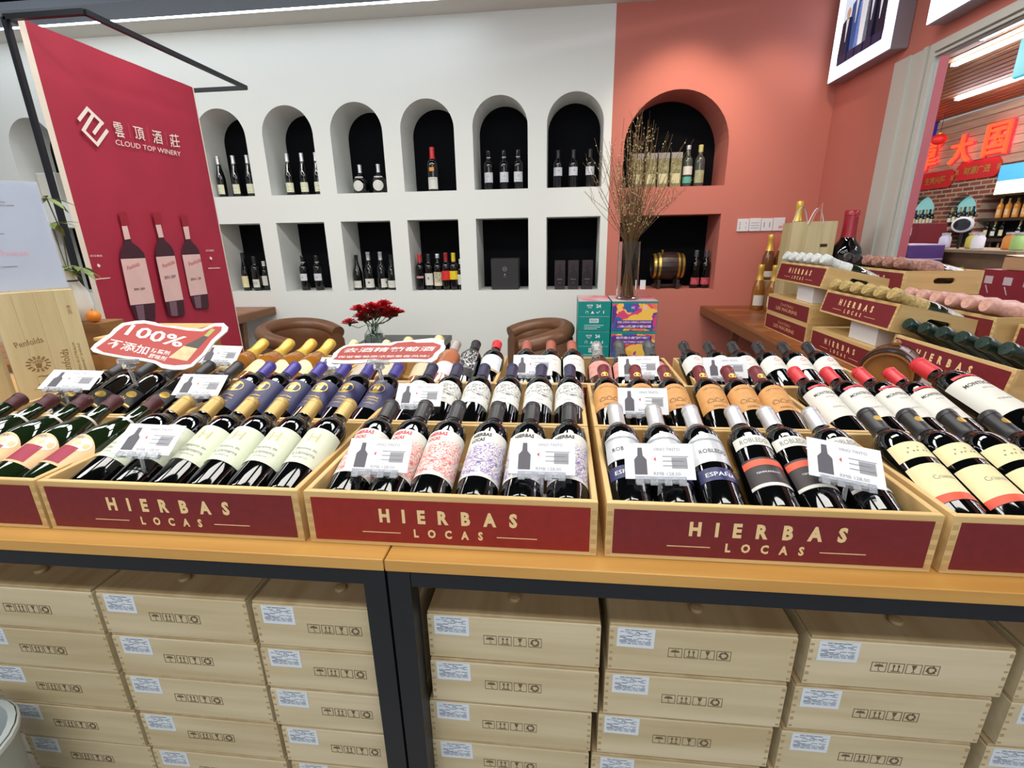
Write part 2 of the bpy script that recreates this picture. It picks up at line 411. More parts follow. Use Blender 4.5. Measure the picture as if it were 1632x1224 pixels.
# counters of planks along both side walls
def plank_counter(name, label, x0, x1, y0, y1, z1, edge_side):
    t = thing(name, label, 'counter', ((x0+x1)/2, (y0+y1)/2, 0))
    n = int((y1-y0)/.118); dy = (y1-y0)/n; ox, oy = (x0+x1)/2, (y0+y1)/2
    p = MB(); p.box(x0-ox+(.05 if edge_side < 0 else 0), x1-ox-(.05 if edge_side > 0 else 0), .0015, dy-.0015, z1-.045, z1, 0, None, .002)
    me = p.mesh('plank', BENCH)
    for i in range(n): put('plank', me, t, (0, y0+i*dy-oy, random.uniform(-.001, .001)))
    e = MB(); xe = x0-ox if edge_side < 0 else x1-ox
    e.box(xe if edge_side < 0 else xe-.048, xe+.048 if edge_side < 0 else xe, y0-oy, y1-oy, z1-.066, z1+.001, 0, None, .004)
    e.build('edge_board', BENCHE, t)
    lm = MB(); xa, xb = x0-ox+.12, x1-ox-.1
    lm.tube([(xa, 0, 0), (xa+.06, 0, z1-.045)], .035, 4, smooth=False); lm2 = lm.mesh('leg', BENCHE)
    for yy in (y0+.3, (y0+y1)/2, y1-.35):
        put('leg', lm2, t, (0, yy-oy, 0)); put('leg', lm2, t, (xb-xa-.05, yy-oy, 0))
    return t
plank_counter('plank_counter', 'long reddish brown plank counter along red wall, piled with tilted wine crates', 1.126, 1.86, 1.1, 3.995, .766, -1)
plank_counter('plank_counter', 'brown plank counter against white niche wall beyond the hanging red banner', -3.4, -2.53, 2.0, 3.995, .766, 1)

# ================================================================== light boxes on the right wall
def lightbox(y0, y1, z0, z1, label, persons):
    t = thing('light_box', label, 'light box', (1.85, (y0+y1)/2, z0))
    b = MB(); b.box(-.044, .046, -(y1-y0)/2, (y1-y0)/2, 0, z1-z0, 0, None, .004); b.build('case', mat('lightbox_grey', (150, 146, 156), .4, metal=.3), t)
    b = MB(); b.box(-.05, -.0445, -(y1-y0)/2+.004, (y1-y0)/2-.004, .004, z1-z0-.004); b.build('lit_panel', mat('lit_white', (222, 232, 255), .5, emit=2.4), t)
    if persons:
        W = y1-y0; H = z1-z0
        b = MB(); b.box(-.0515, -.0502, -W/2+.09, W/2-.09, .075, H-.06, 0)
        b.build('printed_photo', mat('photo_ground', (205, 222, 235), .5, emit=.8), t)
        cols_ = [(34, 36, 58), (58, 88, 150), (236, 240, 244), (40, 42, 66), (30, 32, 50)]
        for k in range(5):
            yc = W/2-.15-.088*k
            g = MB(); hh = .36+.025*((k*3) % 4)
            body = [(-.045, .078), (.045, .078), (.05, .13), (.042, hh-.045), (.02, hh-.03), (-.02, hh-.03), (-.042, hh-.045), (-.05, .13)]
            g.add([(-.0522, yc+a*1.3, b_) for a, b_ in body], [tuple(range(8))], 0)
            g.add([(-.0524, yc+.024*cos(2*pi*i/10), hh-.002+.031*sin(2*pi*i/10)) for i in range(10)], [tuple(range(10))], 1)
            g.add([(-.0524, yc+a, b_) for a, b_ in [(-.003, hh-.16), (.003, hh-.16), (.014, hh-.035), (-.014, hh-.035)]], [(0, 1, 2, 3)], 2)
            g.add([(-.0525, yc+a, b_) for a, b_ in [(-.05, .079), (.05, .079), (.05, .13), (-.05, .13)]], [(0, 1, 2, 3)], 3)
            c = cols_[k]
            g.build('printed_figure', [mat('print_suit%d' % k, c, .5, emit=.5), mat('print_skin', (206, 170, 140), .5, emit=.5), mat('print_shirt', (214, 222, 230), .5, emit=.6), mat('print_dark', (42, 42, 74), .5, emit=.5)], t)
    return t
lightbox(3.274, 3.925, 2.29, 2.83, 'glowing white light box on red wall with photo of people in suits', True)
lightbox(2.35, 3.0, 2.30, 2.83, 'glowing blank-looking light box above the window, nearer than the people photo', False)

# switch plates on the red wall
p0 = ony(1176, 349, 3.99); p1 = ony(1252, 349, 3.99); hz = ony(1176, 349, 3.99).z-ony(1176, 369, 3.99).z
tagtxt = ['two rows of small marks', 'plain faded face', 'two upright dark marks', 'pale red stamp']
ordn = ['leftmost', 'second from left', 'third from left', 'rightmost']
for k in range(4):
    wv = (p1.x-p0.x)/4
    t = thing('switch_plate', 'white switch plate on red wall showing %s, %s of four' % (tagtxt[k], ordn[k]), 'notice', (p0.x+wv*(k+.5), 3.998, p0.z-hz))
    b = MB(); b.box(-wv/2+.002, wv/2-.002, -.010, 0, 0, hz+(.003 if k % 2 else 0), 0, None, .002); b.build('sheet', WHITEP, t)
    b = MB()
    if k == 0:
        for zz in (.3, .65): text_w(b, '2', -.025, hz*zz, hz*.22, y=-.0106, bold=.01); text_w(b, '1', .02, hz*zz, hz*.2, y=-.0106, bold=.01)
    elif k == 2: text_w(b, '1 1', 0, hz*.5, hz*.4, y=-.0106, bold=.01)
    elif k == 1:
        for q in range(3): b.box(-.03, .03, -.0106, -.0104, hz*(.25+.2*q), hz*(.25+.2*q)+.003)
    else: b.box(0.0, .03, -.0106, -.0104, hz*.2, hz*.4)
    b.build('print', mat('stamp_pink', (226, 150, 150), .6) if k == 3 else GREYI, t)
# ================================================================== bottles
def prof_bordeaux(s=1):
    return [(.030*s, 0), (.0365*s, .0015*s), (.038*s, .006*s), (.0382*s, .17*s), (.0380*s, .184*s), (.0366*s, .196*s), (.0335*s, .206*s), (.0285*s, .214*s), (.0225*s, .221*s), (.0182*s, .229*s), (.0166*s, .240*s), (.0160*s, .286*s), (.0170*s, .287*s), (.0170*s, .297*s), (.0145*s, .300*s)]
def prof_burgundy(s=1):
    return [(.030*s, 0), (.038*s, .0015*s), (.0402*s, .007*s), (.0402*s, .13*s), (.0385*s, .148*s), (.0335*s, .168*s), (.0265*s, .19*s), (.0205*s, .211*s), (.0168*s, .232*s), (.0152*s, .25*s), (.0148*s, .284*s), (.0164*s, .286*s), (.0164*s, .296*s), (.013*s, .299*s)]
def prof_slim(s=1):
    return [(.026*s, 0), (.033*s, .0015*s), (.0355*s, .007*s), (.0355*s, .15*s), (.0335*s, .172*s), (.028*s, .2*s), (.021*s, .235*s), (.0165*s, .265*s), (.0145*s, .29*s), (.0142*s, .318*s), (.0155*s, .319*s), (.0155*s, .33*s), (.013*s, .332*s)]
def prof_flask(s=1):
    return [(.026*s, 0), (.05*s, .003*s), (.06*s, .02*s), (.067*s, .05*s), (.066*s, .08*s), (.056*s, .11*s), (.04*s, .132*s), (.024*s, .146*s), (.016*s, .158*s), (.0145*s, .175*s), (.0145*s, .215*s), (.016*s, .216*s), (.016*s, .226*s), (.013*s, .228*s)]
def rad(prof, z):
    for (r0, z0), (r1, z1) in zip(prof, prof[1:]):
        if z0 <= z <= z1 and z1 > z0: return r0+(r1-r0)*(z-z0)/(z1-z0)
    return prof[-1][0]
def make_bottle(spec, name='wine_bottle', seg=20):
    """an upright bottle, base at the origin, label side towards -y"""
    s = spec.get('s', 1); prof = {'b': prof_bordeaux, 'g': prof_burgundy, 's': prof_slim, 'f': prof_flask}[spec.get('p', 'b')](s)
    t = thing(name, 'bottle', 'bottle')
    # punt and body
    MB().lathe([(.004, .012*s)]+prof, seg, cap=False).build('glass_body', spec.get('glass', GLASSK), t)
    cz0 = spec.get('cap0', .235)*s; top = prof[-1][1]
    cm = spec.get('cap')
    if cm:
        q = [(rad(prof, cz0)+.0006, cz0)]+[(r+.0007, z) for r, z in prof if z > cz0+.002]
        if spec.get('foil'):
            q = [(rad(prof, cz0)+.001, cz0)]+[(rad(prof, z)+.0012, z) for z in (cz0+.015*s, cz0+.04*s)]+[(.0184*s, top-.055*s), (.0184*s, top-.032*s), (.0196*s, top-.029*s), (.0198*s, top-.014*s), (.0190*s, top-.0*s), (.0175*s, top+.002*s)]
            if spec.get('fat'): q = [(r*(1+(spec['fat']-1)*min(1, max(0, (z-cz0)/(.05*s)))), z) for r, z in q]
        q.append((.0015, q[-1][1]+.0006))
        c = MB().lathe(q, seg, cap=False)
        if spec.get('flutes'):
            for k in range(0): pass
        c.build('capsule', cm, t)
    if spec.get('ring'):
        z = spec['ring']*s; rr = rad(prof, z)
        MB().lathe([(rr+.0004, z-.003*s), (rr+.0012, z-.002*s), (rr+.0012, z+.002*s), (rr+.0004, z+.003*s)], seg, cap=False).build('neck_ring', spec.get('ringm', PAPER), t)
    R0 = .0382*s if spec.get('p', 'b') == 'b' else {'g': .0402, 's': .0355, 'f': .067}[spec['p']]*s
    for lb in spec.get('labels', []):
        z0, z1, ha, m = lb[0]*s, lb[1]*s, lb[2], lb[3]
        nm = lb[4] if len(lb) > 4 else 'label'
        zf = lb[5] if len(lb) > 5 else None
        mb = MB().arc(R0+.0006, z0, z1, R(ha), 14, z1f=(lambda q, zf=zf: zf(q)*s) if zf else None)
        L = mb.build(nm, m, t)
        for tx in spec.get('texts', []):
            st, zc, h, tm, wd = tx[:5]
            if lb[0] <= zc <= lb[1]:
                g = MB(); text_wrap(g, st, R0+.0012, zc*s, h*s, wd*s if wd else None, bold=tx[5] if len(tx) > 5 else .02, mid=R(tx[6]) if len(tx) > 6 else 0, slant=tx[7] if len(tx) > 7 else 0)
                g.build('lettering', tm, L)
        for d in spec.get('discs', []):
            zc, rr, dm, mid = d[0]*s, d[1]*s, d[2], R(d[3])
            if lb[0]*s <= zc <= lb[1]*s:
                g = MB(); pts = []; n = 16
                pts.append((( R0+.001)*sin(mid), -(R0+.001)*cos(mid), zc))
                for k in range(n):
                    a = mid+rr*cos(2*pi*k/n)/R0; pts.append(((R0+.001)*sin(a), -(R0+.001)*cos(a), zc+rr*sin(2*pi*k/n)))
                g.add(pts, [(0, 1+k, 1+(k+1) % n) for k in range(n)])
                g.build('seal', dm, L)
        for bd in spec.get('bands', []):
            a0, a1, hh, bm = bd
            if lb[0] <= a0 <= lb[1]:
                MB().arc(R0+.0010, a0*s, a1*s, R(hh if hh else ha), 12).build('printed_band', bm, L)
    if spec.get('capdisc'):
        dz, dr, dm = spec['capdisc']; rr = .0163*s; pts = []
        mb = MB(); rr += .0012; dr = dr*s; pts.append((0, -rr, dz*s))
        for k in range(12):
            a = (dr*cos(2*pi*k/12))/rr; pts.append((rr*sin(a), -rr*cos(a), dz*s+dr*sin(2*pi*k/12)))
        mb.add(pts, [(0, 1+k, 1+(k+1) % 12) for k in range(12)]); mb.build('cap_mark', dm, t)
    return t
def hidden_proto(o):
    """first use of a prototype moves it, later ones copy it"""
    return o
class Stock:
    def __init__(s, spec, name='wine_bottle'): s.spec = spec; s.name = name; s.first = None
    def place(s, M, label, group):
        if s.first is None:
            s.first = make_bottle(s.spec, s.name); o = s.first; o.matrix_world = M
        else: o = dup(s.first, M)
        o['label'] = label; o['group'] = group
        return o
def lying(xb, yb, zb, yaw, tilt, spin=0):
    return Matrix.Translation((xb, yb, zb)) @ Matrix.Rotation(-yaw, 4, 'Z') @ Matrix.Rotation(-(pi/2-tilt), 4, 'X') @ Matrix.Rotation(spin, 4, 'Z')
def upright(x, y, z, rz=0): return Matrix.Translation((x, y, z)) @ Matrix.Rotation(rz, 4, 'Z')

RED_I = mat('red_flower_ink', (206, 70, 80), .6); PUR_I = mat('purple_ink', (96, 76, 140), .6)
S = {}
S['spark'] = Stock(dict(p='g', glass=GLASSG, cap=PURPC, cap0=.258, ring=.205, labels=[(.04, .125, 68, mat('label_peach', (232, 196, 150), .5, noise=.1, nscale=30), 'label', lambda q: .125-.03*abs(2*q-1)**2)], bands=[(.045, .09, 26, mat('label_crimson', (152, 38, 66), .5))], discs=[(.1, .017, PAPER, 22)], texts=[('VINAIN', .116, .009, GREYI, .03, .0, -14)]))
S['goldcap'] = Stock(dict(cap=GOLDC, cap0=.24, labels=[(.065, .165, 80, PAPERG)], texts=[('H', .137, .024, mat('faint_gold', (196, 190, 130), .5), None, 0), ('Monjons de', .103, .008, GREYI, .046, 0), ('la Llanterra', .091, .008, GREYI, .05, 0), ('RESERVA', .079, .003, GREYI, .03, 0)]))
fl1 = scribble('flower_red', (220, 220, 212), [(206, 84, 90), (226, 120, 110)], .02, .66, 4.5)
fl2 = scribble('flower_purple', (220, 220, 212), [(104, 84, 150), (150, 120, 180)], .02, .66, 4.5)
S['hier_red'] = Stock(dict(cap=BLACKC, cap0=.236, labels=[(.045, .168, 84, fl1)], texts=[('HIERBAS', .157, .0100, RED_I, .040, .03, -22), ('LOCAS', .1425, .0100, RED_I, .029, .03, -31)]))
S['hier_pur'] = Stock(dict(cap=BLACKC, cap0=.236, labels=[(.045, .168, 84, fl2)], texts=[('HIERBAS', .157, .0100, INK, .040, .03, -22), ('LOCAS', .1425, .0100, INK, .029, .03, -31)]))
SILVL = mat('silver_label', (206, 210, 214), .35, metal=.2, noise=.18, nscale=30)
S['robledo'] = Stock(dict(cap=SILVC, cap0=.228, labels=[(.1, .175, 62, SILVL, 'label', lambda q: .165+.012*sin(pi*q)), (.055, .085, 60, mat('navy_band', (34, 40, 92), .4), 'band')], texts=[('ROBLEDO', .128, .010, INK, .052, .0), ('ESPAÑA', .070, .012, WHITEP, .055, .01)], bands=[(.158, .163, 0, mat('silver_stripe', (150, 154, 160), .4))]))
S['roble_o'] = Stock(dict(cap=SILVC, cap0=.236, labels=[(.148, .175, 58, PAPER), (.045, .115, 58, mat('dark_label', (52, 46, 46), .5), 'lower_label')], texts=[('ROBLEDO', .161, .012, GREYI, .052, .0), ('TEMPRANILLO', .078, .004, WHITEP, .04, 0)], bands=[(.095, .110, 0, mat('orange_band', (228, 92, 62), .5)), (.046, .053, 0, PAPER)]))
S['crianza'] = Stock(dict(cap=BLACKC, cap0=.226, capdisc=(.262, .008, GOLD), labels=[(.128, .168, 66, PAPERY), (.03, .112, 66, PAPERY, 'lower_label')], bands=[(.03, .045, 0, mat('orange_hem', (220, 84, 60), .5))], texts=[('Crianza', .08, .009, GREYI, .035, -.01), ('∴∴∴', .148, .012, GREYI, .045, 0)]))
S['blackcap'] = Stock(dict(cap=BLACKC, cap0=.222, ring=.0, labels=[(.05, .115, 64, mat('charcoal_label', (40, 40, 46), .5))], bands=[(.055, .06, 0, GOLD)], discs=[(.095, .012, GOLD, 30)], texts=[('GRAN', .075, .01, GOLD, .04, .01)]))
NAVYL = mat('navy_label', (52, 54, 92), .45)
S['blueseal'] = Stock(dict(cap=BLUEC, cap0=.236, labels=[(.05, .168, 82, NAVYL)], discs=[(.135, .022, GOLD, 0)], texts=[('M', .135, .018, mat('seal_line', (240, 222, 160), .4), None, .01), ('PASIÓN', .095, .007, GOLD, .038, .01), ('DEL MARQUÉS', .084, .005, GOLD, .045, 0), ('TEMPRANILLO', .07, .004, GOLD, .035, 0)]))
vine = scribble('vine_sketch', (218, 218, 212), [(90, 90, 92)], .3, .85, 3.2)
S['vine'] = Stock(dict(cap=NAVYC, cap0=.236, labels=[(.082, .178, 80, vine, 'label', lambda q: .158+.016*sin(pi*q))], texts=[('BODEGAS', .158, .004, GREYI, .03, 0), ('VIÑA', .098, .006, GREYI, .02, 0)]))
S['kraft'] = Stock(dict(cap=BURGC, cap0=.23, capdisc=(.247, .0105, mat('yellow_mark', (232, 206, 90), .5)), labels=[(.072, .176, 74, KRAFT, 'label', lambda q: .16+.014*sin(pi*q))], texts=[('LAS VIÑAS DE', .158, .006, mat('brown_ink', (120, 80, 40), .6), .05, 0), ('⌂⌂⌂', .108, .016, mat('brown_ink', (120, 80, 40), .6), .05, 0), ('RESERVA', .083, .006, mat('brown_ink', (120, 80, 40), .6), .03, 0)]))
mont = dict(cap=REDC, cap0=.242, labels=[(.055, .17, 78, PAPER), (.173, .180, 44, REDC, 'shoulder_mark')], texts=[('MONTECILLO', .146, .0095, INK, .06, .01), ('RIOJA', .128, .004, GREYI, .02, 0), ('TINTO', .09, .005, GREYI, .03, 0)])
S['mont'] = Stock(mont); S['montL'] = Stock(dict(mont, s=1.3))
S['champ'] = Stock(dict(p='g', glass=GLASSA, cap=GOLDF, foil=1, cap0=.20, labels=[(.045, .115, 60, PAPERY, 'label', lambda q: .095+.022*sin(pi*q))]))
S['champ2'] = Stock(dict(p='g', glass=GLASSA, cap=mat('pale_capsule', (226, 212, 150), .4, metal=.3), foil=1, cap0=.23, labels=[(.03, .1, 60, mat('beige_label', (206, 188, 156), .5))]))
S['champG'] = Stock(dict(p='g', glass=GLASSB, cap=mat('pale_capsule', (226, 212, 150), .4), cap0=.25, labels=[(.03, .12, 60, mat('grey_label', (190, 176, 160), .5))]))
S['roseS'] = Stock(dict(glass=GLASSR, cap=mat('rose_silver', (200, 190, 184), .35, metal=.5), cap0=.235, labels=[(.05, .12, 66, mat('lilac_label', (226, 216, 224), .5))]))
S['scribblack'] = Stock(dict(cap=BLACKC, cap0=.245, labels=[(.04, .19, 50, scribble('white_scrawl', (20, 20, 24), [(220, 220, 220)], .25, .95, 3))]))
S['redwhite'] = Stock(dict(cap=REDC, cap0=.25, labels=[(.07, .165, 64, mat('bluewhite_label', (218, 228, 234), .5, noise=.15, nscale=40))], bands=[(.072, .08, 0, GOLD)]))
S['rosegold'] = Stock(dict(cap=mat('rose_gold_capsule', (176, 104, 88), .35, metal=.3), cap0=.24, labels=[(.07, .165, 64, PAPER)], texts=[('Château', .14, .008, GREYI, .04, 0), ('GRAND VIN', .11, .005, GREYI, .04, 0)]))
S['wrapped'] = Stock(dict(p='g', glass=GLASSB, cap=mat('net_silver', (176, 180, 178), .4, metal=.3, noise=.6, nscale=90, bump=.6), foil=1, cap0=.19, labels=[(.05, .13, 62, mat('salmon_label', (214, 150, 140), .5, noise=.2, nscale=60))]))
S['wrapdark'] = Stock(dict(p='g', glass=GLASSK, cap=mat('net_dark', (78, 82, 84), .4, noise=.6, nscale=120, bump=.6), foil=1, cap0=.19, labels=[(.05, .13, 62, mat('salmon_label', (214, 150, 140), .5))]))
S['redtree'] = Stock(dict(cap=mat('dark_steel_capsule', (84, 80, 82), .15, metal=.6), cap0=.236, labels=[(.095, .172, 80, PAPER, 'label', lambda q: .155+.014*sin(pi*q))], texts=[('♣', .148, .02, mat('pale_pink', (226, 170, 176), .6), None, 0), ('Cepas', .118, .007, GREYI, .03, 0)]))

# ================================================================== display table
def display_table(x0, x1, label):
    t = thing('display_table', label, 'table', ((x0+x1)/2, 1.18, 0)); h = (x1-x0)/2
    MB().box(-h+.0015, h-.0015, -.52, .54, .776, .80, 0, None, .0015).build('tabletop', OAK, t)
    lm = MB(); lm.box(-.02, .02, -.02, .02, 0, .776); me = lm.mesh('leg', BLACKM)
    for sx in (-1, 1):
        for yy in (-.497, .505): put('leg', me, t, (sx*(h-.0225), yy, 0))
    fr = MB(); fr.box(-h+.043, h-.043, -.515, -.485, .743, .776); fr.build('front_rail', BLACKM, t)
    MB().box(-h+.043, h-.043, .485, .515, .743, .776).build('rear_rail', BLACKM, t)
    return t
display_table(-.297, 1.103, 'oak-topped display table on black steel legs under the red flower bottles')
display_table(-1.70, -.297, 'oak-topped display table on black steel legs under the gold-capped bottles')
display_table(-2.75, -1.703, 'oak-topped display table behind, carrying the upright branded wooden case')

# ================================================================== open crates with maroon fronts
CW, CD, CH = .512, .326, .105
def crate_front(parent, W, H, redm, words=True, word2=None, y=-.0002, big=True):
    MB().box(-W/2+.012, W/2-.012, y-.0012, y, .009, H-.011).build('red_panel', redm, parent)
    if words:
        g = MB()
        if word2:
            text_w(g, word2[0], 0, H*.63, H*.15, y=y-.0016, bold=.0, width=W*.3); text_w(g, word2[1], 0, H*.38, H*.2, y=y-.0016, bold=.015, width=W*.5)
            g.build('lettering', mat('faded_cream', (214, 160, 120), .6), parent)
        else:
            text_spaced(g, 'HIERBAS', 0, H*.60, H*.26, W*.475, y=y-.0016, bold=.05)
            text_spaced(g, 'LOCAS', 0, H*.285, H*.16, W*.24, y=y-.0016, bold=.045)
            for s_ in (-1, 1): g.box(s_*W*.235-W*.068, s_*W*.235+W*.068, y-.0018, y-.0013, H*.27, H*.283)
            g.build('lettering', CREAM, parent)
def open_crate(x, y, z, label, group=None, redm=MAROON, words=True, word2=None, W=CW, D=CD, H=CH, M=None, hole=False, rest=True, lid=False):
    """origin: middle of the front's foot; the crate opens upward and goes back along +y"""
    t = thing('wine_crate', label, 'crate', (x, y, z), 0, group, M=M)
    th = .010
    MB().box(-W/2, W/2, 0, th, 0, H, 0, None, .0012).build('front_board', PINE, t)
    fb = t.children[0]
    crate_front(fb, W, H, redm, words, word2)
    MB().box(-W/2, W/2, D-th, D, 0, H, 0, None, .0012).build('back_board', PINE, t)
    for s_ in (-1, 1):
        xa = s_*(W/2-th/2)
        if hole:
            # side panel with a hand hole: four pieces round a slot
            b = MB(); x0, x1 = xa-th/2, xa+th/2; yc, zc, hw, hh = D*.52, H*.58, .045, .013
            b.box(x0, x1, th, yc-hw, .0, H); b.box(x0, x1, yc+hw, D-th, 0, H); b.box(x0, x1, yc-hw, yc+hw, 0, zc-hh); b.box(x0, x1, yc-hw, yc+hw, zc+hh, H)
            for sy in (-1, 1):
                for sz in (-1, 1):
                    cc = [(yc+sy*hw, zc+sz*hh)]+[(yc+sy*(hw-hh+hh*cos(a)), zc+sz*hh*sin(a)) for a in (R(90), R(60), R(30), 0)]
                    n = len(cc); vs = [(x0, p, q) for p, q in cc]+[(x1, p, q) for p, q in cc]
                    b.add(vs, [tuple(range(n)), tuple(range(2*n-1, n-1, -1))]+[(i, (i+1) % n, n+(i+1) % n, n+i) for i in range(n)])
            b.build('side_board', PINEY, t)
        else:
            MB().box(xa-th/2, xa+th/2, th, D-th, 0, H, 0, None, .0012).build('side_board', PINEY, t)
    MB().box(-W/2+th, W/2-th, th, D-th, .001, .007).build('bottom_board', PINE, t)
    if rest: MB().box(-W/2+th, W/2-th, .165, .195, .007, .066).build('bottle_rest', PINE, t)
    # finger joints showing on the front's two ends
    g = MB()
    for s_ in (-1, 1):
        for k in range(5):
            zz = .006+k*(H-.012)/5; xa = s_*(W/2-.0055)
            g.box(xa-.0042, xa+.0042, -.0006, 0, zz, zz+(H-.012)/10)
    g.build('finger_joints', mat('end_grain', (196, 160, 106), .7), fb)['kind'] = 'stuff'
    if lid: MB().box(-W/2, W/2, 0, D, H, H+.004).build('lid', PINE, t)
    return t
rows = [.698, 1.030, 1.357]
cx = [-1.2345, -.7145, -.1905, .336, .862]
fr_lab = ['of dark green sparkling bottles', 'of gold-capped bottles', 'of flower-label bottles', 'of silver-capped bottles', 'of cream two-label bottles']
for k, x in enumerate(cx):
    open_crate(x, rows[0], .80, 'pine crate with %s front, in front row, full %s' % ('plain maroon' if k in (0, 4) else 'red lettered' if k == 2 else 'maroon lettered', fr_lab[k]), 'open crates on the table', REDP if k == 2 else MAROON, words=k not in (0, 4))
mid_lab = ['of black-capped bottles', 'of blue gold-seal bottles', 'of navy-capped vine-sketch bottles', 'of kraft-label bottles', 'of red-capped white-label bottles']
for k, x in enumerate(cx):
    open_crate(x, rows[1], .80, 'pine crate in middle row, full %s' % mid_lab[k], 'open crates on the table')
r3x = [-.968, -.449, .112, .655]
r3l = ['of gold foil necks', 'of mixed pale and dark necks', 'of rose gold and net-wrapped necks', 'of steel-grey capped tree-label bottles']
for k, x in enumerate(r3x):
    open_crate(x, rows[2], .80, 'pine crate in back row, full %s' % r3l[k], 'open crates on the table')

ORD = ['leftmost', 'second from left', 'third from left', 'fourth from left', 'fifth from left', 'rightmost']
def fill(keys, xs, row, desc, group, caps=None, ordn=ORD, where='', zb=.863, tilt=18, spins=None, jit=.004):
    n = len(xs)
    for i, (key, xb) in enumerate(zip(keys, xs)):
        xc = caps[i] if caps else xb
        yaw = math.asin(max(-.5, min(.5, (xc-xb)/.285)))
        st = S[key]
        sp = spins[i] if spins else random.uniform(-10, 10)
        z = zb if key != 'montL' else zb+.012
        d = desc[key] if isinstance(desc, dict) else desc
        nm = ordn[i] if n == 6 else (ordn+['rightmost'])[i]
        st.place(lying(xb, rows[row]+.030+(.0 if key != 'montL' else -.0), z, yaw, R(tilt), R(sp)), ('%s, %s%s' % (d, nm, where)), group)
# front row
fill(['spark']*6, [-1.445, -1.361, -1.275, -1.19, -1.10, -1.018], 0, 'green sparkling bottle with peach and crimson label', 'green sparkling bottles', caps=[-1.45, -1.361, -1.273, -1.179, -1.096, -.984], where=' of its crate', spins=[10, 10, 12, 8, 12, 8])
fill(['goldcap']*6, [-.915, -.83, -.75, -.673, -.592, -.512], 0, 'gold-capped red wine bottle with pale plain label', 'gold-capped bottles', caps=[-.905, -.826, -.737, -.661, -.577, -.492], where=' in front row crate', spins=[6, 8, 12, 8, 6, 10])
fill(['hier_red', 'hier_red', 'hier_red', 'hier_pur', 'hier_pur', 'hier_pur'], [-.395, -.316, -.238, -.151, -.067, .015], 0, {'hier_red': 'black-capped bottle with red flower drawing on white label', 'hier_pur': 'black-capped bottle with purple flower drawing on white label'}, 'flower label bottles', caps=[-.39, -.308, -.23, -.139, -.06, .022], where=' in crate', spins=[14, 14, 8, 10, 14, 10])
fill(['robledo']*3+['roble_o']*3, [.128, .205, .282, .37, .447, .53], 0, {'robledo': 'silver-capped bottle with silver label and navy band', 'roble_o': 'silver-capped bottle with narrow white and orange-black labels'}, 'silver-capped bottles', caps=[.122, .205, .284, .374, .441, .533], where=' in crate', spins=[0, 4, 4, -6, -4, 0])
fill(['crianza']*6, [.655, .738, .82, .903, .985, 1.065], 0, 'black-capped bottle with two cream labels hemmed orange', 'cream two-label bottles', caps=[.645, .722, .80, .88, .965, 1.05], where=' in crate', spins=[0, -2, 0, 2, 0, 0])
# middle row
fill(['blackcap']*5, [-1.40, -1.305, -1.21, -1.11, -1.02], 1, 'black bottle with long black capsule and charcoal label', 'black-capped bottles', caps=[-1.386, -1.294, -1.201, -1.096, -1.0], ordn=ORD[:4]+['rightmost'], where=' in middle row', spins=[0]*5)
fill(['blueseal']*6, [-.905, -.826, -.745, -.663, -.582, -.50], 1, 'blue-capped bottle with navy label and round gold seal', 'blue gold-seal bottles', caps=[-.895, -.813, -.727, -.65, -.572, -.485], where=' of six')
fill(['vine']*6, [-.39, -.31, -.228, -.145, -.06, .024], 1, 'navy-capped bottle with vine sketch on white label', 'vine sketch bottles', caps=[-.38, -.303, -.222, -.139, -.054, .028], where=' of six')
fill(['kraft']*6, [.128, .213, .30, .388, .467, .543], 1, 'burgundy-capped bottle with tan kraft label and yellow neck mark', 'kraft label bottles', caps=[.124, .213, .293, .39, .467, .542], where=' of six', spins=[-3, 0, 0, 0, 0, 0])
for i, (xb, xc) in enumerate([(.672, .645), (.757, .73), (.84, .814), (.92, .893)]):
    S['mont'].place(lying(xb, rows[1]+.030, .863, math.asin((xc-xb)/.285), R(18), R(-4)), 'red-capped bottle with white serif label, %s of the small four' % ORD[i].replace('fourth from left', 'rightmost'), 'red-capped bottles')
S['montL'].place(lying(1.052, rows[1]+.026, .874, math.asin(-.026/.38), R(12), R(-4)), 'large red-capped magnum with white serif label, biggest bottle on the table', 'red-capped bottles')
# back row
g3 = 'back row bottles'
fill(['champ']*4+['champ2']*2, [-1.19, -1.05, -.965, -.885, -.80, -.735][:0]+[-1.135, -1.035, -.95, -.87], 2, {'champ': 'golden sparkling bottle with yellow foil neck'}, g3, caps=[-1.125, -1.02, -.932, -.858], ordn=['leftmost', 'second from left', 'third from left', 'rightmost'], where=' of four in back row')
S['champG'].place(lying(-.78, rows[2]+.03, .863, .05, R(18)), 'brown bottle with pale capsule and beige label behind left end of oval sign', g3)
ml = [('champG', -.655, -.64, 'brown bottle with dull cork-coloured neck behind middle of oval sign', .0), ('champ2', -.565, -.555, 'amber bottle with pale yellow foil neck behind the oval sign', .012), ('champ2', -.452, -.439, 'amber bottle with pale foil neck standing highest above oval sign', .02),
      ('roseS', -.385, -.378, 'rose wine bottle with silvery capsule right of the oval sign', 0), ('scribblack', -.312, -.305, 'black bottle scrawled with white lines between rose and red-capped bottles', 0), ('redwhite', -.232, -.228, 'red-capped back row bottle with pale blue-white label', 0)]
for key, xb, xc, lab, dz in ml:
    S[key].place(lying(xb, rows[2]+.03, .863, math.asin((xc-xb)/.285), R(18)+dz*3), lab, g3)
fill(['rosegold']*3, [-.112, -.032, .045], 2, 'bottle with rose gold capsule and white label', g3, caps=[-.12, -.034, .04], ordn=['leftmost', 'middle one', 'rightmost'], where=' of three in back row')
S['wrapped'].place(lying(.128, rows[2]+.03, .863, 0, R(17)), 'bottle in silver netting with salmon label, beside rose gold capsules', g3)
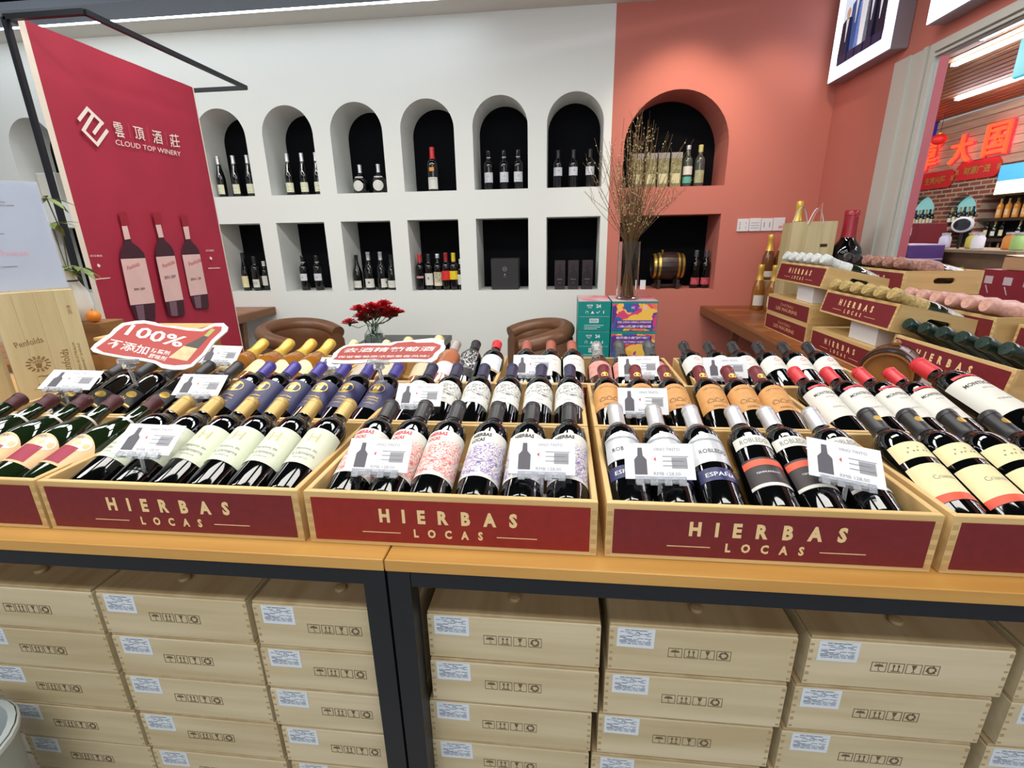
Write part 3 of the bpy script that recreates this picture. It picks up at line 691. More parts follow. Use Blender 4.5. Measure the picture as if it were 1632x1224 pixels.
S['wrapdark'].place(lying(.205, rows[2]+.03, .863, 0, R(18)), 'bottle in dark netting with salmon label, left of a price card', g3)
S['wrapdark'].place(lying(.30, rows[2]+.03, .863, .02, R(18)), 'bottle in dark netting hidden behind a price card', g3)
fill(['redtree']*6, [.435, .515, .592, .672, .75, .83], 2, 'steel-capped bottle with pink tree on white label', g3, caps=[.425, .508, .587, .67, .752, .832], where=' of six')
# ================================================================== price cards in clear clips
CARDINK = mat('card_print', (150, 150, 156), .6); CARDRED = mat('card_red', (200, 90, 90), .6); CARDDK = mat('card_bottle_print', (92, 90, 98), .6)
def price_card(x, y, z, w_, h_, tilt, yaw, label, roll=0, foot=.05, bot=CARDDK, group='price cards'):
    """origin at the middle of the card's lower edge; tilt leans it back"""
    t = thing('price_card', label, 'price card', (x, y, z), yaw, group)
    T = Matrix.Rotation(roll, 4, 'Y') @ Matrix.Rotation(-tilt, 4, 'X')
    MB().box(-w_/2, w_/2, 0, .0012, 0, h_, 0, T).build('paper', WHITEP, t)
    p = t.children[0]
    g = MB(); yy = -.0004
    for k, (a, b_) in enumerate([(.05, .42), (.05, .35), (.05, .38)]): g.box(a*w_, b_*w_, yy, -.0001, h_*(.62-.13*k), h_*(.62-.13*k)+.0015, 0, T)
    g.box(.18*w_, .40*w_, yy, -.0001, h_*.3, h_*.6, 0, T)
    text_w(g, 'VINO TINTO', .12*w_, h_*.83, .0055, T, y=yy, width=.045)
    text_w(g, 'RMB 128.00', .10*w_, h_*.15, .006, T, y=yy, width=.045)
    for a_ in (.22, .3, .38): g.box(a_*w_-.0004, a_*w_+.0004, yy-.0001, yy, h_*.3, h_*.6, 0, T)
    g.build('print', CARDINK, p)['kind'] = 'stuff'
    g = MB(); g.prism([(-.08*w_, h_*.55), (-.045*w_, h_*.49), (-.045*w_, h_*.61)], yy, -.0001, 0, T); g.build('arrow_mark', CARDRED, p)
    q = h_*.75; bx = -.27*w_
    pts = [(-.07, 0), (.07, 0), (.07, .55), (.03, .7), (.025, 1), (-.025, 1), (-.03, .7), (-.07, .55)]
    g = MB(); g.prism([(bx+a*h_*2.3, h_*.12+b_*q) for a, b_ in pts], yy, -.0001, 0, T); g.build('bottle_picture', bot, p)
    c = MB(); c.box(-w_*.36, w_*.36, -.003, .0045, -.007, .004, 0, T)
    for s_ in (-.3, -.1, .1, .3): c.box(s_*w_-.006, s_*w_+.006, -.0045, -.003, -.012, .002, 0, T)
    c.build('clip', ACRYL, t)
    c = MB(); c.tube([(0, .003, -.004), (0, .002, -foot*.5), (0, .0, -foot)], .0035, 6)
    c.box(-.009, .009, -.004, .010, -foot-.012, -foot, 0); c.build('stem', ACRYL, t)
    return t
NM = 'white price card with bottle picture '
price_card(-.805, .755, .937, .115, .07, R(58), R(4), NM+'over leftmost gold-capped front row bottles', R(3), .045)
price_card(-.335, .752, .918, .118, .066, R(50), R(3), NM+'over leftmost red flower-label bottles', R(2), .04)
price_card(-.03, .752, .924, .118, .068, R(48), 0, NM+'over rightmost purple flower-label bottles', 0, .045)
price_card(.175, .752, .922, .118, .066, R(46), R(-2), NM+'over left silver-label bottles', R(-2), .045)
price_card(.478, .755, .926, .118, .074, R(52), R(-8), NM+'over rightmost orange-banded silver-capped bottle', R(8), .05)
price_card(-1.335, 1.09, .952, .135, .072, R(60), R(8), NM+'in front of black-capped bottles near wooden case', R(3), .07)
price_card(-.965, 1.10, .937, .125, .072, R(55), R(4), NM+'between black-capped and blue gold-seal bottles', R(2), .06)
price_card(-.355, 1.085, .925, .118, .066, R(48), 0, NM+'over leftmost navy-capped vine-sketch bottles', 0, .05)
price_card(.20, 1.085, .915, .118, .068, R(40), 0, NM+'over leftmost kraft-label bottles', 0, .045)
price_card(1.14, 1.09, .965, .14, .075, R(66), R(-3), 'large white paper card lying on the red-capped magnum', 0, .08)
price_card(-1.125, 1.40, .945, .125, .075, R(52), R(5), NM+'over leftmost gold foil bottles below numbered sign', R(3), .06)
price_card(-.085, 1.40, .917, .122, .068, R(38), 0, NM+'over rose gold capped bottles', 0, .05)
price_card(.238, 1.40, .917, .122, .068, R(40), R(-2), NM+'over dark netted back row bottles', R(-2), .05)
price_card(.49, 1.40, .915, .122, .068, R(38), R(-3), NM+'over leftmost pink-tree back row bottles', R(-2), .05)
# small gap filler: a second sheet left of the first gold foil necks
price_card(-.745, 1.0+.41, .93, .001+.07, .05, R(60), R(5), 'small pale card tucked among gold foil bottles', 0, .05)

# ================================================================== two die-cut signs
def plane_pt(u, v, P0, N):
    r = ray(u, v); O = Vector((0, 0, CAMZ)); k = (P0-O).dot(N)/r.dot(N); return O+r*k
def sign(name, label, P0, N, outline, inner, extra, th=.004):
    N = N.normalized(); t = thing(name, label, 'sign', tuple(P0), 0)
    L = lambda pts, d: [plane_pt(u, v, P0, N)-P0+N*d for u, v in pts]
    def slab(nm, pts, d0, d1, m, par):
        n = len(pts); a = L(pts, d0); b = L(pts, d1); mb = MB()
        mb.add(b+a, [tuple(range(n)), tuple(range(2*n-1, n-1, -1))]+[((i+1) % n, i, n+i, n+(i+1) % n) for i in range(n)])
        return mb.build(nm, m, par)
    slab('backing', outline, -th, 0, WHITES, t)
    slab('red_face', inner, .0001, .0006, REDS, t)
    for kind, args in extra:
        if kind == 'text':
            s_, bl, br, tl, m, bold, nm = args
            O = plane_pt(*bl, P0, N)-P0+N*.0012; U = plane_pt(*br, P0, N)-P0+N*.0012-O; V = plane_pt(*tl, P0, N)-P0+N*.0012-O
            g = MB(); text_in(g, s_, O, U, V, bold=bold); g.build(nm, m, t)
        else:
            nm, pts, m = args; slab(nm, pts, .0008, .0011, m, t)
    return t
def z8(l): return [(x/3.886, 480+y/3.886) for x, y in l]
N1 = Vector((.10, -.62, .78)); P1 = ony(255, 553, 1.22)
out1 = z8([(560, 295), (585, 265), (680, 200), (706, 170), (755, 136), (835, 122), (890, 118), (960, 130), (1010, 150), (1080, 152), (1150, 165), (1250, 172), (1330, 136), (1385, 135), (1412, 160), (1405, 185), (1330, 250), (1270, 330), (1190, 405), (1140, 422), (1070, 424), (1000, 412), (960, 385), (880, 368), (760, 352), (640, 330), (575, 312)])
in1 = z8([(595, 290), (700, 214), (728, 186), (772, 152), (840, 142), (900, 138), (980, 155), (1080, 168), (1160, 182), (1255, 188), (1330, 156), (1375, 158), (1370, 185), (1310, 240), (1250, 325), (1180, 390), (1080, 398), (1010, 388), (965, 368), (880, 350), (760, 338), (640, 316)])
Tm = lambda x, y: (x/3.886, 480+y/3.886)
sign('promotion_sign', 'large red and white cut-out sign reading 100% above black-capped bottles', P1, N1, out1, in1, [
    ('text', ('100%', Tm(768, 208), Tm(1118, 290), Tm(820, 145), WHITES, .02, 'lettering')),
    ('text', ('不添加', Tm(655, 282), Tm(905, 335), Tm(690, 232), WHITES, .012, 'lettering')),
    ('text', ('防腐剂', Tm(935, 318), Tm(1045, 338), Tm(950, 292), WHITES, .012, 'lettering')),
    ('text', ('甜味剂', Tm(915, 350), Tm(1020, 372), Tm(935, 324), WHITES, .012, 'lettering')),
    ('shape', ('bottle_neck_picture', z8([(1265, 215), (1290, 222), (1335, 178), (1310, 170)]), mat('leaf_green_print', (160, 170, 90), .5))),
    ('shape', ('bottle_picture', z8([(1140, 278), (1225, 295), (1290, 222), (1265, 215)]), mat('bottle_print_dark', (66, 66, 60), .5))),
    ('shape', ('label_picture', z8([(1045, 350), (1160, 372), (1225, 295), (1140, 278)]), mat('label_print', (222, 196, 150), .5, noise=.2, nscale=80))),
])
def holder(t, O, foot):
    c = MB(); c.box(-.03, .03, -.004, .008, -.006, .006); c.box(-.012, .012, -.008, .012, -.02, -.006)
    c.tube([(0, 0, -.018), (.004, .004, -foot)], .005, 8); c.box(-.010, .014, -.006, .014, -foot-.014, -foot)
    o = c.build('clear_clip', ACRYL, t); o.location = O
s1 = bpy.data.objects['promotion_sign']
holder(s1, plane_pt(203, 576, P1, N1.normalized())-P1, .075)
def z4(l): return [(510+x/7.771, 520+y/7.771) for x, y in l]
Tn = lambda x, y: (510+x/7.771, 520+y/7.771)
N2 = Vector((-.03, -.72, .69)); P2 = ony(618, 559, 1.22)
out2 = z4([(105, 425), (130, 390), (155, 370), (165, 335), (240, 275), (300, 240), (390, 228), (540, 212), (700, 210), (860, 210), (920, 190), (1060, 180), (1250, 160), (1390, 145), (1530, 170), (1535, 215), (1555, 250), (1540, 295), (1470, 350), (1450, 400), (1380, 445), (1200, 440), (1000, 440), (800, 448), (650, 440), (500, 458), (300, 462), (140, 455)])
in2 = z4([(160, 410), (215, 370), (215, 350), (270, 285), (340, 252), (560, 238), (880, 240), (960, 205), (1150, 190), (1200, 205), (1400, 200), (1500, 235), (1490, 275), (1420, 330), (1390, 380), (1330, 408), (1100, 400), (900, 408), (800, 420), (680, 402), (480, 412), (300, 420)])
s2 = sign('promotion_sign', 'long red and white cut-out sign in Chinese above blue-capped bottles', P2, N2, out2, in2, [
    ('text', ('去酒精葡萄酒', Tn(280, 328), Tn(1400, 308), Tn(330, 272), WHITES, .012, 'lettering')),
    ('text', ('保留葡萄原浓郁果香风味!', Tn(215, 396), Tn(1345, 385), Tn(235, 368), WHITES, .008, 'lettering')),
])
holder(s2, plane_pt(603, 577, P2, N2.normalized())-P2, .055)

# ================================================================== closed cases stacked under the tables
MARK = mat('stamp_ink', (104, 88, 66), .7)
def marks_mesh():
    g = MB(); yy = -.0006; a = .026
    def ring(x0, x1, z0, z1, w_=.0008):
        g.box(x0, x1, yy, 0, z0, z0+w_); g.box(x0, x1, yy, 0, z1-w_, z1); g.box(x0, x0+w_, yy, 0, z0, z1); g.box(x1-w_, x1, yy, 0, z0, z1)
    for k in range(4):
        x = (k-1.5)*.0285; ring(x-.0125, x+.0125, -.0105, .0105)
        if k == 0:      # umbrella
            pts = [(x+.008*cos(pi*i/8), .001+.005*sin(pi*i/8)) for i in range(9)]; g.prism(pts, yy, 0); g.box(x-.0004, x+.0004, yy, 0, -.007, .001); g.box(x, x+.003, yy, 0, -.0078, -.007)
            for q in (-.005, 0, .005): g.box(x+q-.0003, x+q+.0003, yy, 0, .0068, .0088)
        elif k == 1:    # two arrows up
            for q in (-.004, .004):
                g.box(x+q-.0007, x+q+.0007, yy, 0, -.006, .004); g.prism([(x+q-.0026, .003), (x+q+.0026, .003), (x+q, .008)], yy, 0)
            g.box(x-.0075, x+.0075, yy, 0, -.0078, -.0066)
        elif k == 2:    # glass
            g.prism([(x-.0012, -.0005), (x+.0012, -.0005), (x+.0042, .008), (x-.0042, .008)], yy, 0); g.box(x-.0005, x+.0005, yy, 0, -.007, 0); g.box(x-.003, x+.003, yy, 0, -.0078, -.007)
        else:           # recycling loop
            for j in range(3):
                a0 = R(90+120*j+14); pts = []
                for i in range(5): pts.append((x+.0082*cos(a0+R(20*i)), .0082*sin(a0+R(20*i))))
                e = a0+R(92); pts.append((x+.0098*cos(e), .0098*sin(e))); pts.append((x+.0066*cos(e+R(24)), .0066*sin(e+R(24)))); pts.append((x+.0034*cos(e), .0034*sin(e)))
                for i in range(4, -1, -1): pts.append((x+.0052*cos(a0+R(20*i)), .0052*sin(a0+R(20*i))))
                n = len(pts)
                for i in range(4): g.prism([pts[i], pts[i+1], pts[n-2-i], pts[n-1-i]], yy, 0)
                g.prism([pts[4], pts[5], pts[6], pts[7], pts[8]], yy, 0)
    return g.mesh('handling_marks', MARK)
MKM = marks_mesh()
def sticker_print():
    g = MB(); yy = -.0010
    random.seed(3)
    text_w(g, '葡萄酒 赫尔巴斯干红葡萄酒', 0, .0165, .0034, y=yy, bold=.03)
    for k in range(9):
        z = .0115-.0033*k; x = -.029
        if k == 8: x = -.027
        while x < .026:
            l = random.uniform(.004, .016)
            if random.random() < .8: g.box(x, min(x+l, .028), yy, -.0009, z, z+.0011 if random.random() < .8 else z+.0016)
            x += l+.002
    return g.mesh('sticker_print', mat('sticker_ink', (84, 96, 124), .6))
STP = sticker_print()
CWID, CHT, CDEP = .326, .1086, .48
bm = MB(); bm.box(-CWID/2, CWID/2, 0, CDEP, 0, CHT-.0075, 0, None, .0016); CASEM = bm.mesh('case_body', PALE)
lm_ = MB(); lm_.box(-CWID/2+.001, CWID/2-.001, .001, CDEP, CHT-.0072, CHT-.0008, 0, None, .0012); LIDM = lm_.mesh('lid', PALEY)
kn = MB().lathe([(.010, 0), (.012, .003), (.010, .008), (.003, .010)], 12, 0, Matrix.Translation((0, .045, CHT-.001))); KNM = kn.mesh('wooden_plug', mat('plug_wood', (160, 136, 96), .5))
jm = MB()
for s_ in (-1, 1):
    for k in range(6): jm.box(s_*(CWID/2-.0045)-.003, s_*(CWID/2-.0045)+.003, -.0005, 0, .006+k*.0165, .006+k*.0165+.004+.003*((k*7+s_) % 3 == 0))
JNM = jm.mesh('nail_marks', mat('nail_mark', (176, 150, 108), .7))
st_ = MB(); st_.box(-.0335, .0335, -.0008, 0, -.0225, .021); STM = st_.mesh('paper_sticker', mat('sticker_paper', (220, 228, 236), .5))
def case(x, y, z, ry, label, group, sx=0, rz=0, plug=True):
    t = thing('wine_case', label, 'wooden case', (x, y, z), rz, group)
    b = put('case_body', CASEM, t); put('lid', LIDM, t); 
    if plug: put('wooden_plug', KNM, t)
    put('nail_marks', JNM, b)['kind'] = 'stuff'
    put('handling_marks', MKM, b, (.0+sx*.3, 0, .05))
    s_ = put('paper_sticker', STM, b, (-.114+sx, -.0001, .079), (0, random.uniform(-.02, .02), 0)); put('sticker_print', STP, s_, (0, 0, 0))
    return t
tiers = ['bottom', 'second', 'third', 'fourth', 'fifth', 'topmost']
stacks = [(-1.417, 'behind grey bin, far left', -.02), (-1.084, 'leftmost stack in view', 0), (-.757, 'second stack from left', 0), (-.424, 'stack left of the double black leg', 0), (-.080, 'stack right of the double black leg', .0), (.2535, 'next to last stack rightward', .0), (.592, 'last full stack on the right', 0), (.93, 'stack at right edge', 0)]
offs = {2: [.02, .014, .01, .004, .004, 0], 3: [.012, .01, .006, .0, -.002, 0], 1: [.02, .015, .01, .0, .0, 0], 4: [-.022, -.02, -.012, -.01, 0, 0], 5: [-.045, -.03, -.022, -.012, -.004, .0], 6: [-.045, -.035, -.028, -.018, -.010, 0], 7: [-.04, -.03, -.02, -.01, 0, 0], 0: [0]*6}
random.seed(5)
for k, (x, lab, _) in enumerate(stacks):
    if k == 0: continue
    for j in range(6):
        case(x*1.024+offs[k][j], .7045+random.uniform(0, .003), j*CHT+.0005, 0, 'pale wooden case, %s, in %s' % (tiers[j]+(' tier' if j < 5 else ''), lab), 'cases under the tables', random.uniform(-.004, .004), plug=j == 5)
# grey plastic bin at the lower left corner
t = thing('plastic_bin', 'pale grey plastic bin on floor at left of stacked cases', 'bin', (-1.212, .545, 0))
MB().lathe([(.09, 0), (.10, .01), (.118, .36), (.122, .365), (.122, .38), (.11, .38), (.09, .03), (.01, .025)], 28).build('bin_body', mat('bin_grey', (176, 186, 186), .4), t)
MB().lathe([(.124, .362), (.127, .365), (.127, .375), (.124, .378)], 28, cap=False).build('bin_rim', mat('bin_rim_grey', (196, 204, 204), .4), t)
# ================================================================== hanging banner in its black frame
XB, YA, YB, ZT = -2.0, 1.823, 2.723, 2.107
t = thing('banner_stand', 'freestanding black tube frame carrying the hanging red banner', 'stand', (XB, (YA+YB)/2, 0))
oy = (YA+YB)/2
b = MB()
def rod(nm, a, c, r=.0125):
    MB().tube([(a[0]-XB, a[1]-oy, a[2]), (c[0]-XB, c[1]-oy, c[2])], r, 4, smooth=False).build(nm, BLACKM, t)
for yy in (YA, YB): rod('post', (XB, yy, .0), (XB, yy, ZT))
X2 = -1.685
rod('top_rail', (XB, YA, ZT), (XB, YB, ZT), .009); rod('top_rail', (X2, YA, ZT), (X2, YB, ZT)); rod('top_bar', (XB, YA, ZT), (X2, YA, ZT)); rod('top_bar', (XB, YB, ZT), (X2, YB, ZT))
rod('foot_bar', (XB, YA, .013), (X2, YA, .013)); rod('foot_bar', (XB, YB, .013), (X2, YB, .013)); rod('foot_bar', (X2, YA, .013), (X2, YB, .013))
bx = XB+.026
t = thing('hanging_banner', 'tall red fabric banner with white logo and three printed bottles', 'banner', (bx, oy, 0))
zt, zb = 2.116, .22
y0, y1 = YA+.045, YB-.024
def ripple(y, z): return .004*sin(y*22)*(.4+.6*(zt-z))+.006*sin(y*7+z*2)*(zt-z)*.4
mb = MB(); ny, nz = 24, 24; vs = []
for i in range(ny+1):
    for j in range(nz+1):
        y = y0+(y1-y0)*i/ny; z = zb+(zt-zb)*j/nz; vs.append((ripple(y, z), y-oy, z))
mb.add(vs, [(i*(nz+1)+j, (i+1)*(nz+1)+j, (i+1)*(nz+1)+j+1, i*(nz+1)+j+1) for i in range(ny) for j in range(nz)], 0, True)
RB = mat('banner_red', (166, 36, 62), .7, noise=.1, nscale=4)
cl = mb.build('cloth', RB, t)
def hem(nm, ya, yb):
    m_ = MB(); v = []
    for j in range(nz+1):
        z = zb+(zt-zb)*j/nz; v += [(ripple(ya, z)+.001, ya-oy, z), (ripple(yb, z)+.001, yb-oy, z)]
    m_.add(v, [(2*j, 2*j+1, 2*j+3, 2*j+2) for j in range(nz)], 0, True); m_.build(nm, mat('hem_white', (226, 214, 200), .7), t)
hem('white_hem', y0-.028, y0-.001); hem('white_hem', y1-.001, y1+.008)
def bpt(u, v, lift=.012):
    p = onx(u, v, bx+lift); return Vector((p.x-bx, p.y-oy, p.z))
def bshape(nm, pts, m, lift=.012, par=None):
    g = MB(); g.add([bpt(u, v, lift) for u, v in pts], [tuple(range(len(pts)))]); return g.build(nm, m, par or cl)
WPR = mat('banner_white', (232, 222, 214), .7)
# the angular emblem: two bent strokes
def strokes(pl, w_, lift=.012):
    g = MB(); P = [bpt(x/3.824, y/3.824, lift) for x, y in pl]
    for j, (a, c) in enumerate(zip(P, P[1:])):
        a = a+Vector((.0006*j, 0, 0)); c = c+Vector((.0006*j, 0, 0))
        d = (c-a).normalized(); n = Vector((0, -d.z, d.y)); a2 = a-d*w_*.5; c2 = c+d*w_*.5
        g.add([a2-n*w_/2, c2-n*w_/2, c2+n*w_/2, a2+n*w_/2], [(0, 1, 2, 3)])
    return g
strokes([(484, 726), (533, 662), (622, 748)], .0135).build('emblem', WPR, cl)
strokes([(565, 702), (509, 794), (592, 880), (650, 799)], .0135, .0132).build('emblem', WPR, cl)
strokes([(616, 752), (575, 808)], .0135, .0128).build('emblem', WPR, cl)
def btext(s_, bl, br, tl, m=WPR, bold=.01, nm='lettering', lift=.012):
    O = bpt(*bl, lift); g = MB(); text_in(g, s_, O, bpt(*br, lift)-O, bpt(*tl, lift)-O, bold=bold); g.build(nm, m, cl)
q = lambda x, y: (160+x/8.744, 120+y/8.744)
for ch, a, c, d in (('雲', (225, 858), (350, 880), (165, 640)), ('頂', (490, 880), (630, 915), (450, 700)), ('酒', (745, 945), (875, 965), (712, 755)), ('莊', (985, 1000), (1115, 1008), (955, 815))):
    btext(ch, q(*a), q(*c), q(*d), bold=.004)
for x, yA, yB in ((385, 665, 870), (645, 720, 930), (900, 785, 980)):
    g = MB(); a, c = bpt(*q(x, yA)), bpt(*q(x+38, yB)); g.tube([a, c], .0008, 4); g.build('divider_line', mat('line_red', (214, 90, 100), .7), cl)
btext('CLOUD TOP WINERY', q(215, 965), q(1122, 1130), q(205, 890), bold=.0)
DK = mat('print_bottle', (62, 26, 40), .5); PK = mat('print_label', (226, 190, 186), .6, noise=.08, nscale=9); CP = mat('print_cap', (150, 26, 46), .5); HL = mat('print_highlight', (118, 88, 104), .5)
z2 = lambda l: [(x/3.824, 280+y/3.824) for x, y in l]
for body, lab, cap, nk, hl, tx in (
    ([(757, 388), (797, 385), (803, 405), (850, 440), (876, 470), (886, 502), (945, 775), (948, 872), (940, 880), (840, 885), (828, 870), (797, 790), (735, 510), (735, 462), (745, 425), (757, 405)], [(735, 508), (885, 502), (945, 775), (795, 790)], [(722, 222), (772, 222), (790, 305), (742, 308)], [(742, 308), (775, 305), (796, 385), (760, 390)], [(825, 792), (875, 786), (885, 880), (845, 880)], ('BIN 389', (820, 700), (885, 695), (818, 685))),
    ([(965, 378), (1000, 375), (1005, 392), (1040, 425), (1058, 455), (1066, 490), (1118, 755), (1128, 845), (1120, 853), (1040, 858), (1028, 845), (1008, 770), (950, 495), (948, 450), (955, 415), (965, 395)], [(950, 495), (1065, 488), (1118, 755), (1008, 770)], [(928, 220), (978, 220), (990, 298), (948, 300)], [(948, 300), (980, 298), (998, 375), (968, 378)], [(1030, 770), (1075, 765), (1085, 855), (1045, 855)], ('BIN 389', (1005, 632), (1072, 622), (1003, 612))),
    ([(1132, 388), (1162, 385), (1168, 402), (1196, 428), (1212, 455), (1219, 480), (1265, 720), (1275, 800), (1268, 808), (1200, 812), (1185, 802), (1160, 733), (1110, 485), (1110, 450), (1118, 420), (1130, 402)], [(1110, 483), (1218, 478), (1265, 720), (1160, 733)], [(1098, 240), (1142, 240), (1152, 308), (1115, 312)], [(1115, 312), (1148, 308), (1160, 385), (1132, 388)], [(1180, 738), (1222, 730), (1228, 805), (1195, 808)], ('BIN 28', (1165, 640), (1225, 632), (1163, 624)))):
    bshape('printed_bottle', z2(body), DK, .011); bshape('printed_cap', z2(cap), CP, .0125); bshape('printed_neck_label', z2(nk), PK, .0125); bshape('printed_label', z2(lab), PK, .0125); bshape('printed_shine', z2(hl), HL, .0125)
    s_, a, c, d = tx; btext(s_, *z2([a]), *z2([c]), *z2([d]), m=mat('print_grey', (120, 90, 96), .6), lift=.0135)
    lx, ly = lab[0]; btext('Penfolds', *z2([(lx+45, ly+70)]), *z2([(lx+118, ly+40)]), *z2([(lx+38, ly+45)]), m=mat('print_red', (196, 60, 70), .6), lift=.0135, bold=-.005)
btext('云顶酒庄', *z2([(550, 494)]), *z2([(625, 494)]), *z2([(548, 482)])); btext('云顶酒庄', *z2([(1255, 462)]), *z2([(1305, 462)]), *z2([(1253, 450)]))
bshape('printed_mark', z2([(594, 535), (612, 545), (608, 560), (592, 550)]), WPR); bshape('printed_mark', z2([(1280, 492), (1294, 502), (1290, 515), (1277, 505)]), WPR)
bshape('printed_line', z2([(582, 628), (672, 620), (672, 625), (582, 634)]), WPR); bshape('printed_line', z2([(1270, 562), (1342, 560), (1342, 564), (1270, 567)]), WPR)
btext('恭贺年富!', *z2([(1165, 1142)]), *z2([(1305, 1108)]), *z2([(1155, 1110)]), bold=-.01)

# ================================================================== left end of the table
def standing_case(x1, y, w_, h_, d_, label, brand=True, z=.80, rz=0):
    t = thing('upright_wine_case', label, 'wooden case', (x1-w_/2, y, z), rz)
    n = 4
    for k in range(n):
        a = -w_/2+w_*k/n; MB().box(a+.0002, a+w_/n-.0002, 0, .012, 0, h_, 0, None, .001).build('front_plank', PINEZ, t)
    MB().box(-w_/2, -w_/2+.012, .012, d_, 0, h_).build('side_board', PINEZ, t); MB().box(w_/2-.012, w_/2, .012, d_, 0, h_).build('side_board', PINEZ, t)
    MB().box(-w_/2+.012, w_/2-.012, .012, d_, h_-.012, h_).build('top_board', PINE, t); MB().box(-w_/2+.012, w_/2-.012, d_-.01, d_, 0, h_-.012).build('back_board', PINEZ, t)
    if brand:
        bi = mat('burnt_brand', (128, 96, 54), .7); g = MB(); yy = -.0006
        text_in(g, 'Penfolds', (-.072, yy, .222), (.065, 0, .010), (-.003, 0, .018))
        for r_ in (.026, .020):
            for k in range(14):
                a = 2*pi*k/14; g.box(-.035+r_*cos(a)-.003, -.035+r_*cos(a)+.003, yy, 0, .165+r_*.9*sin(a)-.002, .165+r_*.9*sin(a)+.002)
        text_w(g, '♛', -.035, .165, .026, y=yy); text_w(g, '~~', -.02, .125, .006, y=yy, width=.05)
        text_w(g, 'BIN 389', -.025, .098, .006, y=yy, width=.05); text_w(g, 'CABERNET SHIRAZ', -.025, .086, .005, y=yy, width=.075); text_w(g, '2018', -.025, .074, .005, y=yy, width=.03)
        xs_ = -.0006
        text_in(g, 'Penfolds', (.036, yy, .115), (.006, 0, .085), (-.020, 0, .002)); text_in(g, 'SOUTH AUSTRALIA', (.062, yy, .10), (0, 0, .12), (-.006, 0, 0)); text_in(g, 'CABERNET SHIRAZ', (.074, yy, .105), (0, 0, .11), (-.006, 0, 0)); text_in(g, '2018', (.078, yy, .31), (0, 0, .028), (-.009, 0, 0))
        g.build('burnt_lettering', bi, t.children[1])['kind'] = 'stuff'
    return t
standing_case(-1.625+.095, 1.323, .19, .388, .12, 'upright pale wooden wine case with burnt crest and script', rz=R(54))
t = standing_case(-1.70, 1.10, .25, .236, .15, 'low wooden case half out of frame, left of the crested upright case', False)
# notice in an acrylic stand on top of the case
t = thing('acrylic_notice', 'white printed notice in clear stand on top of upright wooden case', 'notice', (-1.680, 1.318, 1.1885), R(54))
T = Matrix.Rotation(R(-8), 4, 'X')
MB().box(-.13, .13, 0, .003, .004, .33, 0, T).build('clear_front', ACRYL, t)
MB().box(-.127, .127, .0032, .0045, .005, .328, 0, T).build('paper', mat('notice_paper', (214, 226, 244), .35), t)
g = MB()
random.seed(11)
for k, (z, n) in enumerate([(.265, 5), (.255, 6), (.18, 3), (.172, 4), (.164, 4), (.156, 3), (.075, 5), (.055, 3), (.047, 2)]):
    x = -.105
    for j in range(n):
        l = random.uniform(.015, .035); g.box(x, x+l, -.0008, -.0002, z, z+.0022, 0, T); x += l+.004
g.build('print', GREYI, t)
g = MB(); text_w(g, 'Penfolds', .03, .115, .014, T, y=-.0008, width=.06); g.build('red_lettering', mat('pale_red_ink', (214, 150, 170), .6), t)
MB().box(-.13, .13, 0, .05, 0, .004).build('clear_base', ACRYL, t)

# brown printed cases behind the first bottles
for k in range(2):
    t = thing('brown_wine_case', 'brown printed wooden case, %s of the pair behind black-capped bottles' % ('lower', 'upper')[k], 'wooden case', (-1.450, 1.425, .80+.112*k), 0, 'brown cases at table end')
    MB().box(-.12, .12, 0, .28, 0, .10, 0, None, .0015).build('case_body', BROWNW, t)
    MB().box(-.121, .121, -.001, .281, .1002, .1115, 0, None, .0015).build('lid', PINE, t)
    g = MB(); text_w(g, 'CHÂTEAU', .03, .07, .012, y=-.0006, width=.09); text_w(g, 'RIVER', .03, .045, .014, y=-.0006, width=.08); g.build('lettering', mat('dark_burn', (90, 60, 34), .7), t.children[0])

# risers with the plant
for k in range(2):
    t = thing('riser_box', 'plain wooden riser, %s of two under white vase' % ('lower', 'upper')[k], 'box', (-1.845, 1.60, .80+.121*k), 0, 'risers under the vase')
    MB().box(-.12, .12, 0, .105, 0, .12, 0, None, .002).build('riser_body', BROWNW, t)
    MB().box(-.05, .05, -.001, .0, .05, .07).build('slot', mat('slot_dark', (60, 40, 24), .8), t)
t = thing('orange', 'orange fruit lying beside white vase on the risers', 'fruit', (-1.765, 1.625, 1.042))
MB().ball((0, 0, .022), .023, 14, 9).build('peel', mat('orange_peel', (232, 140, 40), .4, bump=.3, nscale=90), t)
MB().lathe([(.003, .0), (.002, .004)], 6, 0, Matrix.Translation((0, 0, .044))).build('stem_end', mat('stem_green', (80, 110, 50), .6), t)
t = thing('white_vase', 'white ceramic vase on riser beside red banner', 'vase', (-1.845, 1.65, 1.042))
MB().lathe([(.03, 0), (.045, .02), (.05, .06), (.042, .11), (.022, .15), (.018, .18), (.024, .19), (.019, .188), (.014, .17)], 24, cap=False).build('body', mat('ceramic', (226, 226, 220), .25), t)
MB().lathe([(.0185, .148), (.0235, .15), (.0235, .155), (.0185, .157)], 24, cap=False).build('dark_ring', mat('ring_dark', (60, 56, 50), .4), t)
t = thing('leafy_twigs', 'green leafy twigs standing in the white vase', 'plant', (-1.845, 1.65, 1.2))
GL = mat('leaf_green', (110, 134, 60), .5, noise=.35, nscale=30); ST = mat('twig_brown', (96, 82, 50), .6)
